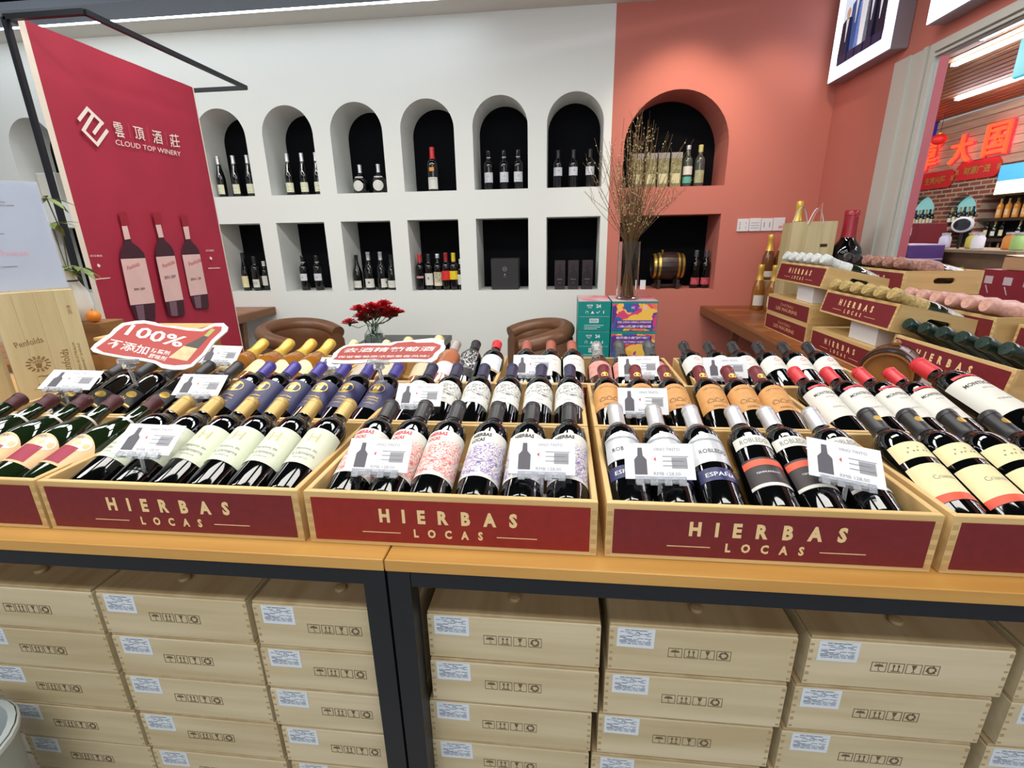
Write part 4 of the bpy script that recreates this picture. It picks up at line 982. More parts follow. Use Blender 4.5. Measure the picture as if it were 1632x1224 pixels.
def leaf_mesh(l, w_):
    g = MB(); n = 6; vs = []
    for i in range(n+1):
        s_ = i/n; hw = w_*sin(pi*min(s_*1.05, 1))**.8*(1-.3*s_); zz = -.25*l*s_*s_
        vs += [(l*s_, -hw, zz+.15*hw), (l*s_, 0, zz), (l*s_, hw, zz+.15*hw)]
    fs = []
    for i in range(n):
        a = 3*i; fs += [(a, a+3, a+4, a+1), (a+1, a+4, a+5, a+2)]
    g.add(vs, fs, 0, True); return g.mesh('leaf', GL)
LM = leaf_mesh(.085, .014)
tips = [((0, 0, 0), (.03, -.01, .16), (.02, -.02, .285)), ((0, 0, 0), (-.02, .01, .12), (.012, -.02, .20)), ((0, 0, 0), (.03, 0, .03), (.06, -.01, .045)), ((0, 0, 0), (-.02, 0, .02), (-.01, -.02, .05))]
random.seed(21)
for tp in tips:
    MB().tube(tp, .0022, 5).build('twig', ST, t)
    e = Vector(tp[-1])
    for k in range(7):
        a = R(51*k+random.uniform(-15, 15))
        M = Matrix.Translation(e) @ Matrix.Rotation(a, 4, 'Z') @ Matrix.Rotation(R(random.uniform(-15, 30)), 4, 'Y')
        put('leaf', LM, t, M=M)

# ================================================================== seating group
LEA = mat('brown_leather', (112, 74, 48), .38, noise=.15, nscale=12, bump=.15); LEAB = mat('tan_leather', (140, 100, 62), .4, noise=.1, nscale=12)
def tub_chair(x, y, rz, label):
    t = thing('tub_chair', label, 'chair', (x, y, 0), rz, 'leather tub chairs')
    # padded shell: sweep a rounded section round 230 degrees; opening towards +y local
    g = MB(); n = 28; sec = [(-.035, .30), (-.05, .40), (-.055, .55), (-.05, .68), (-.03, .725), (.005, .74), (.035, .73), (.05, .70), (.045, .64), (.035, .5), (.03, .3)]
    vs = []
    for i in range(n+1):
        s_ = i/n; a = R(180+-25-0)+R(230)*s_ if False else R(155)+R(230)*s_
        hz = 1-.0
        dip = .07*abs(2*s_-1)**2.2
        for o, z in sec:
            r_ = .255-o; zz = z-dip*(z-.3)/.4
            vs.append((r_*cos(a), r_*.92*sin(a), zz))
    m = len(sec); fs = []
    for i in range(n):
        for j in range(m-1): a = i*m+j; fs.append((a, a+1, a+m+1, a+m))
    fs.append(tuple(range(m))); fs.append(tuple(n*m+j for j in range(m))[::-1])
    g.add(vs, fs, 0, True); g.build('backrest', LEA, t)
    # soft roll along the rim
    pts = []
    for i in range(n+1):
        s_ = i/n; a = R(155)+R(230)*s_; dip = .07*abs(2*s_-1)**2.2
        pts.append((.26*cos(a), .24*sin(a), .735-dip))
    MB().tube(pts, .052, 12).build('padded_rim', LEA, t)
    MB().lathe([(.16, .30), (.205, .31), (.215, .38), (.20, .43), (.05, .445)], 28).build('seat', LEAB, t)
    MB().lathe([(.2, .12), (.225, .13), (.23, .30), (.2, .31)], 28).build('base_shell', LEAB, t)
    for k in range(4):
        a = R(45+90*k); MB().tube([(.2*cos(a), .2*sin(a), .13), (.22*cos(a), .22*sin(a), 0)], .016, 8, r2=.011).build('leg', BLACKM, t)
    return t
tub_chair(-1.80, 3.12, R(-104), 'dark brown leather tub chair left of the red carnations')
tub_chair(-.20, 3.12, R(104), 'dark brown leather tub chair left of the teal cartons')
# low black table with the flowers
t = thing('coffee_table', 'low black table behind carnations vase, by white wall', 'table', (-1.10, 3.12, 0))
MB().box(-.3, .3, -.27, .27, .60, .64, 0, None, .004).build('tabletop', mat('black_table', (24, 27, 28), .3), t)
for a in (-1, 1):
    for c in (-1, 1): MB().box(a*.27-.02, a*.27+.02, c*.24-.02, c*.24+.02, 0, .60).build('leg', BLACKM, t)
vx, vy = -1.22, 2.97
t = thing('glass_vase', 'round clear glass vase holding red carnations', 'vase', (vx, vy, .641))
MB().lathe([(.03, 0), (.055, .012), (.068, .05), (.062, .09), (.042, .12), (.035, .14), (.042, .155), (.039, .154), (.032, .139), (.039, .119), (.058, .09), (.064, .05), (.05, .016), (.02, .006)], 24, cap=False).build('glass', GLASSC, t)
MB().lathe([(.02, .008), (.05, .018), (.061, .05), (.055, .085)], 20).build('water', mat('vase_water', (200, 214, 206), .05, trans=.8, ior=1.2), t)
PET = mat('carnation_red', (214, 24, 48), .6, noise=.15, nscale=60); GS = mat('flower_stem', (52, 88, 44), .5)
heads = [(557, 513), (571, 491), (583, 497), (590, 487), (602, 489), (612, 483), (619, 492), (627, 497), (632, 496), (582, 508), (598, 503), (608, 497), (592, 497), (621, 502), (575, 503)]
words_ = ['lowest, drooping far left', 'upper left', 'left of centre', 'high near centre', 'upper centre', 'highest of all', 'upper right', 'right', 'outermost right', 'lower left', 'lower centre', 'centre right', 'centre', 'lower right', 'low left inner']
random.seed(9)
for (u, v), wd in zip(heads, words_):
    p = ony(u, v, vy+random.uniform(-.05, .05)); base = Vector((vx+random.uniform(-.02, .02), vy+random.uniform(-.02, .02), .675))
    t = thing('red_carnation', 'red carnation in round glass vase, %s of bunch' % wd, 'flower', tuple(base), 0, 'carnations in the vase')
    e = p-base; nk = Vector(((e.x)*.22, e.y*.22, .12)); 
    MB().tube([(0, 0, 0), nk, e*.62+Vector((0, 0, .012)), e-Vector((0, 0, .02))], .0024, 5).build('stem', GS, t)
    g = MB()
    for L in range(4):
        n = 9; rr = (.052, .044, .032, .018)[L]; zz = (-.004, .006, .014, .020)[L]
        for k in range(n):
            a0 = 2*pi*k/n+L*.35; a1 = a0+2*pi/n*1.15; am = (a0+a1)/2; o = len(g.v)
            g.add([tuple(e+Vector((0, 0, zz-.012))), tuple(e+Vector((rr*cos(a0), rr*sin(a0), zz+random.uniform(-.004, .006)))), tuple(e+Vector((rr*1.12*cos(am), rr*1.12*sin(am), zz+random.uniform(-.006, .008)))), tuple(e+Vector((rr*cos(a1), rr*sin(a1), zz+random.uniform(-.004, .006))))], [(0, 1, 2, 3)], 0, True)
    g.lathe([(.004, -.03), (.010, -.02), (.014, -.008), (.016, .0)], 8, 1, Matrix.Translation(e), cap=False)
    g.build('bloom', [PET, GS], t)

# ================================================================== beer cartons and the vase of branches
TEAL = mat('carton_teal', (0, 134, 128), .4); ART = patches('carton_art', [(122, 70, 160), (240, 176, 60), (226, 84, 110), (48, 104, 160), (232, 120, 90), (96, 52, 136), (244, 196, 90), (214, 70, 120)], 15)
CTOP = patches('carton_top', [(226, 140, 150), (232, 200, 190), (210, 110, 110), (220, 180, 190)], 8)
LILAC = mat('carton_lilac', (222, 200, 232), .5); PURB = mat('carton_purple', (98, 54, 140), .4)
HC = .188
levels = ['bottom', 'second', 'middle', 'fourth', 'topmost']
for k in range(5):
    z = k*HC
    # end-on carton, teal
    t = thing('beer_carton', 'teal beer carton end with icons, %s of the left carton stack' % levels[k], 'carton', (.205, 2.96, z), 0, 'teal ended cartons')
    b = MB(); b.box(-.099, .099, 0, .30, .0008, HC-.001, 0, None, .002); o = b.build('carton_body', TEAL, t)
    MB().box(-.097, .097, .004, .296, HC-.001, HC-.0002).build('printed_top', CTOP, o)
    g = MB()
    text_w(g, '24', .025, HC*.84, .022, y=-.0008, bold=.04); text_w(g, '欧乐堡', -.028, HC*.86, .012, y=-.0008, bold=.02); text_w(g, '500ml', -.028, HC*.79, .007, y=-.0008, bold=.02)
    for q, s_ in enumerate('∩▲✓▮'): text_w(g, s_, -.045+.034*q, HC*.64, .018, y=-.0008, bold=.01)
    g.box(-.092, .092, -.0008, -.0004, HC*.49, HC*.49+.0012)
    for q in range(3): g.box(-.06, .06-(q*.02), -.0008, -.0004, HC*(.2-.06*q), HC*(.2-.06*q)+.003)
    g.box(-.028, .028, -.0008, -.0004, HC*.29, HC*.43)
    for q in range(8): g.box(-.024+.006*q, -.021+.006*q, -.0011, -.0008, HC*.31, HC*.41, 1)
    g.build('white_print', [WHITEP, TEAL], o)
    # long side, coloured art; the topmost stands upside down
    t = thing('beer_carton', '%s beer carton with multicoloured art, %s of the right carton stack' % ('upside-down' if k == 4 else 'upright', levels[k]), 'carton', (.448, 2.955, z), 0, 'colourful cartons')
    b = MB(); b.box(-.138, .138, 0, .30, .0008, HC-.001, 0, None, .002); o = b.build('carton_body', TEAL, t)
    MB().box(-.136, .136, .004, .296, HC-.001, HC-.0002).build('printed_top', CTOP, o)
    MB().box(-.134, .134, -.0012, .0, .006, HC-.014).build('printed_art', ART, o)
    T = Matrix.Translation((0, 0, HC*.98)) @ Matrix.Rotation(pi, 4, 'Y') if k == 4 else None
    g = MB(); g.box(-.112, .112, -.0018, -.0012, HC*.60, HC*.87, 0, T); g.build('title_band', PURB, o)
    g = MB(); text_w(g, '欧乐堡小麦精酿啤酒', 0, HC*.80, .017, T, y=-.0026, width=.205, bold=.04); text_w(g, 'EUROPEAN TORREO WHEAT BEER', 0, HC*.66, .013, T, y=-.0026, width=.205, bold=.03)
    text_w(g, 'D', -.06, HC*.2, .02, T, y=-.0026, bold=.05); text_w(g, '24', .01, HC*.19, .016, T, y=-.0026, bold=.04); text_w(g, '500ml', -.03, HC*.2, .007, T, y=-.0026, bold=.02)
    g.build('lettering', LILAC, o)
vz = 5*HC+.001
t = thing('tall_glass_vase', 'tall clear cylinder vase on colourful cartons, holding bare branches', 'vase', (.41, 3.06, vz))
MB().lathe([(.06, 0), (.066, .003), (.066, .345), (.063, .345), (.063, .014), (.003, .012)], 28, cap=False).build('glass', GLASSC, t)
BR = mat('branch_bark', (104, 76, 44), .7); BUD = mat('white_bud', (196, 184, 130), .5)
random.seed(4)
g = MB(); bx_, by_ = .41, 3.06
tipsuv = [(1055, 165, 1)]
for k in range(110):
    a = random.uniform(0, 2*pi); sp = abs(random.gauss(0, .15)); L = random.uniform(.40, 1.0)
    if k < 26: sp = random.uniform(.18, .34)
    base = Vector((bx_+.04*cos(a+2.5), by_+.04*sin(a+2.5), vz+.016)); rim = Vector((bx_+.045*cos(a)*random.random(), by_+.045*sin(a)*random.random(), vz+.34))
    tip = Vector((bx_+sp*cos(a)*1.0+.02, by_+sp*.8*sin(a), vz+.34+L*(1-.8*sp)*.75))
    mid = rim+(tip-rim)*.55+Vector((random.uniform(-.03, .03), random.uniform(-.02, .02), .02))
    g.tube([base, rim, mid, tip], .0024, 4, r2=.0009, smooth=False)
    for q in range(random.randint(1, 3)):
        s_ = random.uniform(.2, .9); p = rim+(tip-rim)*s_; e = p+Vector((random.uniform(-.06, .06), random.uniform(-.04, .04), random.uniform(.04, .12)))
        g.tube([p, (p+e)/2+Vector((0, 0, .005)), e], .0013, 3, r2=.0007, smooth=False)
        for j in range(3):
            c = p+(e-p)*random.random(); g.ball(c, random.uniform(.0016, .003), 5, 3, 1)
    for j in range(random.randint(3, 9)):
        s_ = random.uniform(.15, 1); c = (rim+(mid-rim)*s_*2) if s_ < .5 else (mid+(tip-mid)*(s_*2-1)); g.ball(c+Vector((random.uniform(-.004, .004), 0, 0)), random.uniform(.0018, .0036), 5, 3, 1, (1, 1, 1.4))
tag(g.build('dry_branches', [BR, BUD]), 'bunch of bare brown branches with white buds in the tall vase', 'branches', kind='stuff')
# ================================================================== what stands in the niches
ZU, ZL = 1.687, .898
lb = lambda *a: a
TONE = mat('niche_label_green', (224, 226, 196), .5)
S['riesling'] = Stock(dict(p='s', cap=SILVC, cap0=.268, labels=[(.03, .105, 62, TONE)], texts=[('∴∴', .075, .012, INK, .03, .0), ('MOSEL', .045, .006, GREYI, .03, 0)]))
S['flask'] = Stock(dict(p='f', cap=SILVC, cap0=.165, labels=[]), 'flask_bottle')
S['tallred'] = Stock(dict(p='b', s=1.13, cap=REDC, cap0=.222, labels=[(.02, .10, 62, PAPER), (.14, .165, 28, mat('orange_medal', (224, 150, 60), .4), 'medal')], texts=[('MAISON', .088, .007, GREYI, .05, 0)]))
S['longlabel'] = Stock(dict(cap=GLASSK, cap0=.24, ring=.246, labels=[(.06, .135, 62, mat('cool_label', (212, 216, 224), .5))], texts=[('∧', .105, .02, GREYI, .02, 0), ('ESTATE', .075, .006, GREYI, .04, 0)]))
S['midlabel'] = Stock(dict(s=.95, cap=mat('dim_capsule', (30, 28, 34), .4), cap0=.236, labels=[(.10, .165, 66, mat('cool_label', (212, 216, 224), .5))], texts=[('❀', .14, .016, GREYI, .015, 0, 12)]))
S['duo'] = Stock(dict(cap=GLASSK, cap0=.25, ring=.242, labels=[(.085, .145, 62, mat('cool_label', (212, 216, 224), .5))], texts=[('A', .115, .02, GREYI, .02, 0)]))
S['burg1'] = Stock(dict(p='g', cap=BLACKC, cap0=.235, labels=[(.02, .08, 64, PAPER)], texts=[('Domaine', .05, .006, GREYI, .04, 0)]))
S['burg2'] = Stock(dict(p='g', s=1.08, cap=SILVC, cap0=.235, labels=[(.02, .09, 64, PAPER)], discs=[(.06, .01, GREYI, 0)]))
S['creamtall'] = Stock(dict(p='s', cap=BLACKC, cap0=.28, labels=[(.03, .13, 60, PAPERY)]))
S['whitesq'] = Stock(dict(cap=BLACKC, cap0=.24, labels=[(.03, .10, 60, PAPER)], texts=[('WWW', .065, .03, GREYI, .05, 0)]))
S['port'] = Stock(dict(cap=REDC, cap0=.235, labels=[(.10, .118, 55, mat('pinkish_label', (200, 150, 160), .5))]))
S['spade'] = Stock(dict(cap=BLACKC, cap0=.24, labels=[(.04, .14, 62, PAPER)], texts=[('♠', .1, .022, INK, .018, 0)]))
S['horse'] = Stock(dict(cap=SILVC, cap0=.265, labels=[(.035, .15, 64, scribble('horse_label', (226, 218, 190), [(140, 116, 70), (90, 80, 60)], .2, .95, 3))]))
S['redlab'] = Stock(dict(s=1.03, cap=mat('deep_red_capsule', (150, 20, 34), .4), cap0=.232, labels=[(.08, .155, 64, mat('bright_red_label', (216, 44, 38), .5))]))
S['yellab'] = Stock(dict(s=1.02, cap=mat('yellow_capsule', (222, 196, 40), .4), cap0=.232, labels=[(.085, .155, 64, mat('bright_yellow_label', (232, 206, 40), .5))]))
S['miniwhite'] = Stock(dict(s=.85, cap=PAPER, cap0=.25, labels=[(.05, .15, 60, PAPER)]))
S['pinkpair'] = Stock(dict(cap=mat('grey_capsule', (70, 74, 80), .4), cap0=.25, labels=[(.03, .085, 64, mat('pink_red_label', (206, 90, 104), .5, noise=.4, nscale=70))]))
S['clear'] = Stock(dict(glass=mat('pale_spirit_glass', (70, 74, 66), .06, coat=.5), cap=SILVC, cap0=.27, labels=[(.09, .15, 60, PAPER), (.03, .075, 60, mat('teal_white_label', (92, 176, 158), .5), 'lower_label')]))
S['hock'] = Stock(dict(glass=mat('pale_spirit_glass', (170, 176, 160), .06, coat=.5), cap=mat('straw_capsule', (196, 190, 120), .4), cap0=.25, labels=[(.03, .12, 60, mat('sage_label', (176, 182, 140), .5, noise=.3, nscale=50))]))
def nb(key, u, v, z, label, group, dy=.13, rz=None):
    p = onz(u, v, z) if False else ony(u, v, YW+dy)
    return S[key].place(upright(p.x, YW+dy, z, random.uniform(-.15, .15) if rz is None else rz), label, group)
NG = 'bottles in the wall niches'
o3 = ['leftmost', 'middle', 'rightmost']
for i, u in enumerate((357, 381, 403)): nb('riesling', u, 312, ZU, 'slim dark bottle with silvery cap and low label, %s of three, arch beside banner' % o3[i], NG)
for i, u in enumerate((465, 488, 510)): nb('riesling', u, 308, ZU, 'slim dark bottle with silvery cap and low label, %s of three, second arch from banner' % o3[i], NG, rz=.1)
for i, u in enumerate((577, 606)):
    o = nb('flask', u, 306, ZU, 'squat round flask with circular white label, %s of pair in arch' % ('left', 'right')[i], NG)
    if i == 0:
        g = MB(); pr = prof_flask(); pts = [(0, -.0692, .062)]
        for q in range(1, 5):
            for k in range(20):
                a = 2*pi*k/20; x = .0108*q*cos(a); z = .062+.0105*q*sin(a); r_ = rad(pr, z)+.002; pts.append((x, -sqrt(max(r_*r_-x*x, 0)), z))
        g.add(pts, [(0, 1+k, 1+(k+1) % 20) for k in range(20)]+[(1+20*q+k, 21+20*q+k, 21+20*q+(k+1) % 20, 1+20*q+(k+1) % 20) for q in range(3) for k in range(20)], 0, True); g.build('round_label', PAPER, o)
        MB().arc(rad(pr, .128)+.002, .12, .134, R(50), 8).build('neck_label', PAPER, o)
nb('tallred', 692, 303, ZU, 'tall dark bottle with red capsule and orange medal, alone in arch', NG)
for i, u in enumerate((780, 804, 826)): nb('longlabel', u, 300, ZU, 'dark bottle with square cool white label, %s of three in fifth arch' % o3[i], NG)
for i, u in enumerate((889, 913, 939)): nb('midlabel', u, 298, ZU, 'dark bottle with high pale label, %s of three, arch next to red wall' % o3[i], NG)
t = thing('white_box', 'plain white box standing in arch niche left of red banner', 'box', (-4.56, YW+.12, ZU))
MB().box(-.09, .09, 0, .06, 0, .25, 0, None, .002).build('box_body', PAPER, t); MB().box(-.091, .091, -.001, .061, .235, .251, 0, None, .002).build('lid', WHITEP, t)
# lower squares
nb('creamtall', 396, 463, ZL, 'slim bottle with tall cream label in square niche beside banner post', NG)
nb('whitesq', 413, 463, ZL, 'dark bottle with square white label right of slim cream-label bottle', NG)
nb('miniwhite', 427, 463, ZL, 'small bottle with white label, rightmost in square niche beside banner', NG, dy=.16)
for i, u in enumerate((489, 511)): nb('duo', u, 463, ZL, 'dark bottle with white label, %s of pair in square niche above leather chair' % ('left', 'right')[i], NG)
nb('burg1', 573, 463, ZL, 'shorter black-necked burgundy bottle, leftmost in niche above the carnations', NG)
nb('burg2', 592, 463, ZL, 'silver-capped burgundy bottle with seal, second in niche above the carnations', NG)
nb('burg2', 611, 463, ZL, 'silver-capped burgundy bottle, third in niche above the carnations', NG, rz=1.2)
nb('burg1', 627, 463, ZL, 'burgundy bottle half hidden at right of niche above the carnations', NG)
for key, u, d in (('port', 672, 'dark red bottle with red capsule and thin pink label'), ('spade', 686, 'black bottle with white label bearing a spade'), ('horse', 700, 'dark bottle with tall sketched cream label'), ('redlab', 713, 'dark bottle with bright red label and capsule'), ('yellab', 725, 'dark bottle with bright yellow label and cap'), ('miniwhite', 736, 'small bottle with white label, rightmost of the mixed six')):
    nb(key, u, 462, ZL, d, NG, dy=.10, rz=0)
t = thing('gift_box', 'square black gift box with round emblem in lower niche', 'box', (-.475, YW+.06, ZL))
MB().box(-.115, .115, 0, .16, 0, .255, 0, None, .003).build('box_body', mat('gift_black', (40, 40, 42), .6), t)
MB().box(-.116, .116, .02, .161, .19, .256, 0, None, .003).build('lid', mat('gift_black', (40, 40, 42), .6), t)
g = MB(); yy = -.001
for k in range(20):
    a, b_ = 2*pi*k/20, 2*pi*(k+1)/20; g.add([(.018*cos(a), yy, .17+.018*sin(a)), (.018*cos(b_), yy, .17+.018*sin(b_)), (.0155*cos(b_), yy, .17+.0155*sin(b_)), (.0155*cos(a), yy, .17+.0155*sin(a))], [(0, 1, 2, 3)])
text_w(g, 'W', 0, .17, .012, y=yy); text_w(g, '◆', 0, .125, .014, y=yy); text_w(g, 'MARQUE', 0, .108, .005, y=yy)
g.build('silver_emblem', mat('emblem_silver', (170, 170, 172), .4), t)
TB = mat('tube_box_plum', (56, 40, 50), .5, noise=.5, nscale=50); TBW = mat('tube_print', (160, 132, 140), .5)
for i, u in enumerate((892, 913, 935)):
    p = ony(u, 462, YW+.08)
    t = thing('bottle_carton', 'dark plum bottle carton with drawn bottle, %s of three' % o3[i], 'carton', (p.x, YW+.04, ZL), 0, 'plum bottle cartons')
    MB().box(-.043, .043, 0, .08, 0, .235, 0, None, .002).build('carton_body', TB, t)
    g = MB(); g.prism([(-.036, .03), (.036, .03), (.036, .12), (.02, .145), (.01, .16), (.01, .2), (-.01, .2), (-.01, .16), (-.02, .145), (-.036, .12)], -.0014, -.0004); o = g.build('drawn_bottle', mat('tube_dark', (28, 20, 28), .5), t)
    g = MB(); text_w(g, 'Dolce', 0, .085, .012, y=-.002); text_w(g, '~ vino ~', 0, .055, .006, y=-.002); g.build('lettering', TBW, o); 
# red niche, arch: cartons and pale bottles
SG = mat('sage_carton', (150, 146, 100), .5, noise=.45, nscale=40); DKT = mat('carton_top_grey', (150, 146, 140), .5)
for i, u in enumerate((1014, 1035, 1054, 1074)):
    p = ony(u, 294, YW+.11)
    t = thing('bottle_carton', 'tall sage patterned bottle carton, %s of four behind bare branches' % ORD[i].replace('fourth from left', 'rightmost'), 'carton', (p.x, YW+.07, 1.671), 0, 'sage bottle cartons')
    MB().box(-.04, .04, 0, .08, 0, .245, 0, None, .002).build('carton_body', SG, t)
    MB().box(-.041, .041, -.001, .081, .205, .248, 0, None, .002).build('carton_top', DKT, t)
    g = MB(); text_w(g, 'LUZ', 0, .14, .02, y=-.002); g.box(-.03, .03, -.002, -.0005, .03, .1); g.build('printed_label', mat('sage_print', (206, 204, 160), .5), t)
nb('clear', 1093, 294, 1.671, 'pale glass bottle with hanging white tag in red arch', NG, dy=.12, rz=0)
nb('hock', 1112, 294, 1.671, 'pale glass bottle with brown tag, rightmost in red arch', NG, dy=.12)
# barrel and pair below
def barrel(name, label, x, y, z, L, Rr, yaw, hoopm, woodm, endm, n_hoops=4):
    t = thing(name, label, 'barrel', (x, y, z), yaw)
    T = Matrix.Rotation(R(90), 4, 'Y')
    def r_(s): return Rr*(1-.17*(2*s-1)**2)
    nst = 18
    for k in range(nst):
        g = MB(); a0, a1 = 2*pi*k/nst+.008, 2*pi*(k+1)/nst-.008; vs = []; m = 8
        for i in range(m+1):
            s = i/m
            for a in (a0, (a0+a1)/2, a1): vs.append((L*(s-.5), r_(s)*cos(a), r_(s)*sin(a)))
        g.add(vs, [f for i in range(m) for f in ((3*i, 3*i+1, 3*i+4, 3*i+3), (3*i+1, 3*i+2, 3*i+5, 3*i+4))], 0, True)
        for i in (0, m):
            pass
        g.build('stave', woodm, t)
    g = MB(); 
    g.lathe([(r_(0)*.5, -L/2+.012), (r_(0)-.006, -L/2+.012), (r_(0)-.006, -L/2), (r_(0), -L/2)], 30, 0, T, cap=False); g.lathe([(.001, -L/2+.0121), (r_(0)*.5, -L/2+.012)], 30, 0, T, cap=False)
    g.build('barrel_head', endm, t)
    g = MB(); g.lathe([(.001, L/2-.0121), (r_(0)-.006, L/2-.012), (r_(0)-.006, L/2), (r_(0), L/2)], 30, 0, T, cap=False); g.build('barrel_head', endm, t)
    for s in (.06, .2, .8, .94):
        MB().lathe([(r_(s-.035)+.0008, L*(s-.535)), (r_(s-.035)+.0025, L*(s-.535)), (r_(s+.035)+.0025, L*(s-.465)), (r_(s+.035)+.0008, L*(s-.465))], 36, 0, T, cap=False).build('hoop', hoopm, t)
    return t
DW = mat('dark_barrel_wood', (58, 40, 36), .35, noise=.3, nscale=20)
bp_ = ony(1063, 425, YW+.14)
t = barrel('wine_barrel', 'dark barrel with four brass hoops on cradle in red wall niche', bp_.x, YW+.13, 1.075, .25, .112, 0, mat('brass_hoop', (204, 172, 76), .3, metal=.8), DW, DW)
g = MB()
for s_ in (-.075, .075):
    g.box(s_-.012, s_+.012, -.09, .09, -.177, -.155); g.prism([(s_-.012, -.155), (s_+.012, -.155), (s_+.012, -.105), (s_-.012, -.105)], -.09, -.05); g.prism([(s_-.012, -.155), (s_+.012, -.155), (s_+.012, -.105), (s_-.012, -.105)], .05, .09)
g.box(-.12, .12, -.012, .012, -.165, -.145); g.build('cradle', DW, t)
MB().lathe([(.008, 0), (.010, .02), (.004, .022)], 10, 0, Matrix.Translation((-.05, -.02, .108))).build('bung', mat('brass_hoop', (204, 172, 76), .3, metal=.8), t)
for i, u in enumerate((1105, 1121)): nb('pinkpair', u, 461, .896, 'dark bottle with pink-red low label, %s of pair beside the barrel' % ('left', 'right')[i], NG, rz=0)
p = ony(1024, 463, YW+.03)
t = thing('white_card', 'small blank white card standing in red niche behind tall vase', 'card', (p.x, YW+.03, .896))
MB().box(-.022, .022, 0, .002, 0, .075, 0, Matrix.Rotation(R(-6), 4, 'X')).build('card_sheet', WHITEP, t); MB().box(-.022, .022, .0, .02, 0, .002).build('card_foot', WHITEP, t)
# ================================================================== crates on the right hand counter
CT = .767
def side_M(X, Y, Z, tilt=0): return Matrix.Translation((X, Y, Z)) @ Matrix.Rotation(R(-90), 4, 'Z') @ Matrix.Rotation(-R(tilt), 4, 'X')
XF = 1.255
MAUR = ('CHATEAU', 'LES MAURINS')
open_crate(0, 0, 0, 'closed maroon fronted crate with faded two-line serif print, lower of two', 'crates on the side counter', word2=MAUR, M=side_M(XF, 2.795, CT), H=.098, rest=False, lid=True)
open_crate(0, 0, 0, 'closed maroon fronted crate with faded two-line serif print, upper of two', 'crates on the side counter', word2=MAUR, M=side_M(XF, 2.795, CT+.1025), H=.098, rest=False, lid=True)
open_crate(0, 0, 0, 'level maroon lettered crate on counter, under the gold-wrapped crate', 'crates on the side counter', M=side_M(XF, 2.235, CT), H=.100, rest=False, lid=True)
def block(x, y, z, sx, sy, sz, label):
    t = thing('white_block', label, 'block', (x, y, z), 0)
    MB().box(-sx/2, sx/2, -sy/2, sy/2, 0, sz, 0, None, .0015).build('block_body', mat('white_card_box', (222, 220, 222), .6), t)
    MB().box(-sx/2-.0003, sx/2+.0003, -sy*.02, sy*.02, sz*.985, sz+.0002).build('tape', mat('tape', (206, 204, 200), .3), t)
block(1.325, 2.66, CT+.206, .10, .17, .086, 'white cardboard block on two closed crates, propping the foam-wrapped bottle crate')
block(1.335, 2.13, CT+.105, .11, .19, .084, 'white cardboard block propping the gold-wrapped tilted crate')
block(1.33, 1.66, CT, .10, .22, .070, 'white cardboard block on counter propping the dark green wrapped crate')
def wrap_stock(key, glass, foil, cap0=.165, lab=None, fat=1.3):
    S[key] = Stock(dict(p='g', glass=glass, cap=foil, cap0=cap0, foil=1, fat=fat, labels=[(.03, .10, 60, lab or PAPER)]), 'wrapped_bottle')
FILM = mat('plastic_film', (226, 230, 232), .15, noise=.3, nscale=50, bump=.8)
wrap_stock('foam', GLASSG, mat('white_foam_net', (226, 232, 230), .7, noise=.25, nscale=120, bump=1), .17, FILM)
wrap_stock('gauze', GLASSG, mat('gold_gauze', (206, 180, 116), .5, noise=.45, nscale=100, bump=1), .17, FILM)
wrap_stock('green', mat('deep_green_film', (14, 34, 28), .12, coat=.5), mat('green_capsule', (22, 48, 40), .3, coat=.4), .17, mat('deep_green_film', (14, 34, 28), .12), fat=1.15)
wrap_stock('pink', GLASSR, mat('pink_film', (230, 176, 160), .3, noise=.25, nscale=70, bump=1), .10, mat('pink_film', (230, 176, 160), .3))
wrap_stock('dusk', GLASSB, mat('rosy_net', (190, 140, 124), .4, noise=.6, nscale=90, bump=1), .12, FILM)
wrap_stock('dusk2', GLASSK, mat('dusky_net', (50, 44, 48), .4, noise=.5, nscale=90, bump=1), .12, FILM)
def side_crate(Y, X, Z, tilt, keys, clabel, blabel, hole=True, group='wrapped bottles', bt=14, by=.278):
    M = side_M(X, Y, Z, tilt)
    open_crate(0, 0, 0, clabel, 'crates on the side counter', M=M, H=.105, D=.31 if tilt else .326, hole=hole, rest=False)
    seq = ['farthest', 'second farthest', 'third farthest', 'third nearest', 'second nearest', 'nearest']
    for k, key in enumerate(keys):
        x = -.205+.082*k
        Mb = M @ lying(x, by, .066, pi, R(bt), R(180*0))
        S[key].place(Mb, blabel+', %s of six' % seq[k], group)
side_crate(2.715, 1.245, 1.062, 12, ['foam']*6, 'tilted maroon lettered crate of white foam-wrapped bottles on block', 'bottle with white foam-wrapped neck in tilted crate')
side_crate(2.178, 1.245, .957, 12, ['gauze']*6, 'tilted maroon lettered crate of gold gauze wrapped bottles', 'bottle wrapped in gold gauze in tilted crate')
side_crate(1.672, 1.262, .842, 8, ['green']*6, 'large near tilted crate of dark green wrapped bottles beside barrel', 'dark green wrapped bottle in nearest tilted crate', bt=17)
side_crate(2.62, 1.55, 1.042, 0, ['dusk2', 'dusk2', 'dusk', 'dusk', 'dusk', 'dusk'], 'high rear crate with oval hand hole before the big bottle', 'rosy or dusky netted bottle in high rear crate', bt=15)
side_crate(2.105, 1.55, .915, 0, ['pink']*6, 'rear crate of pink film wrapped bottles near the window', 'pink film wrapped bottle in rear crate', bt=15)
side_crate(1.56, 1.59, .90, 4, ['pink']*0, 'empty-looking pale crate at right edge by the window', '', hole=False)
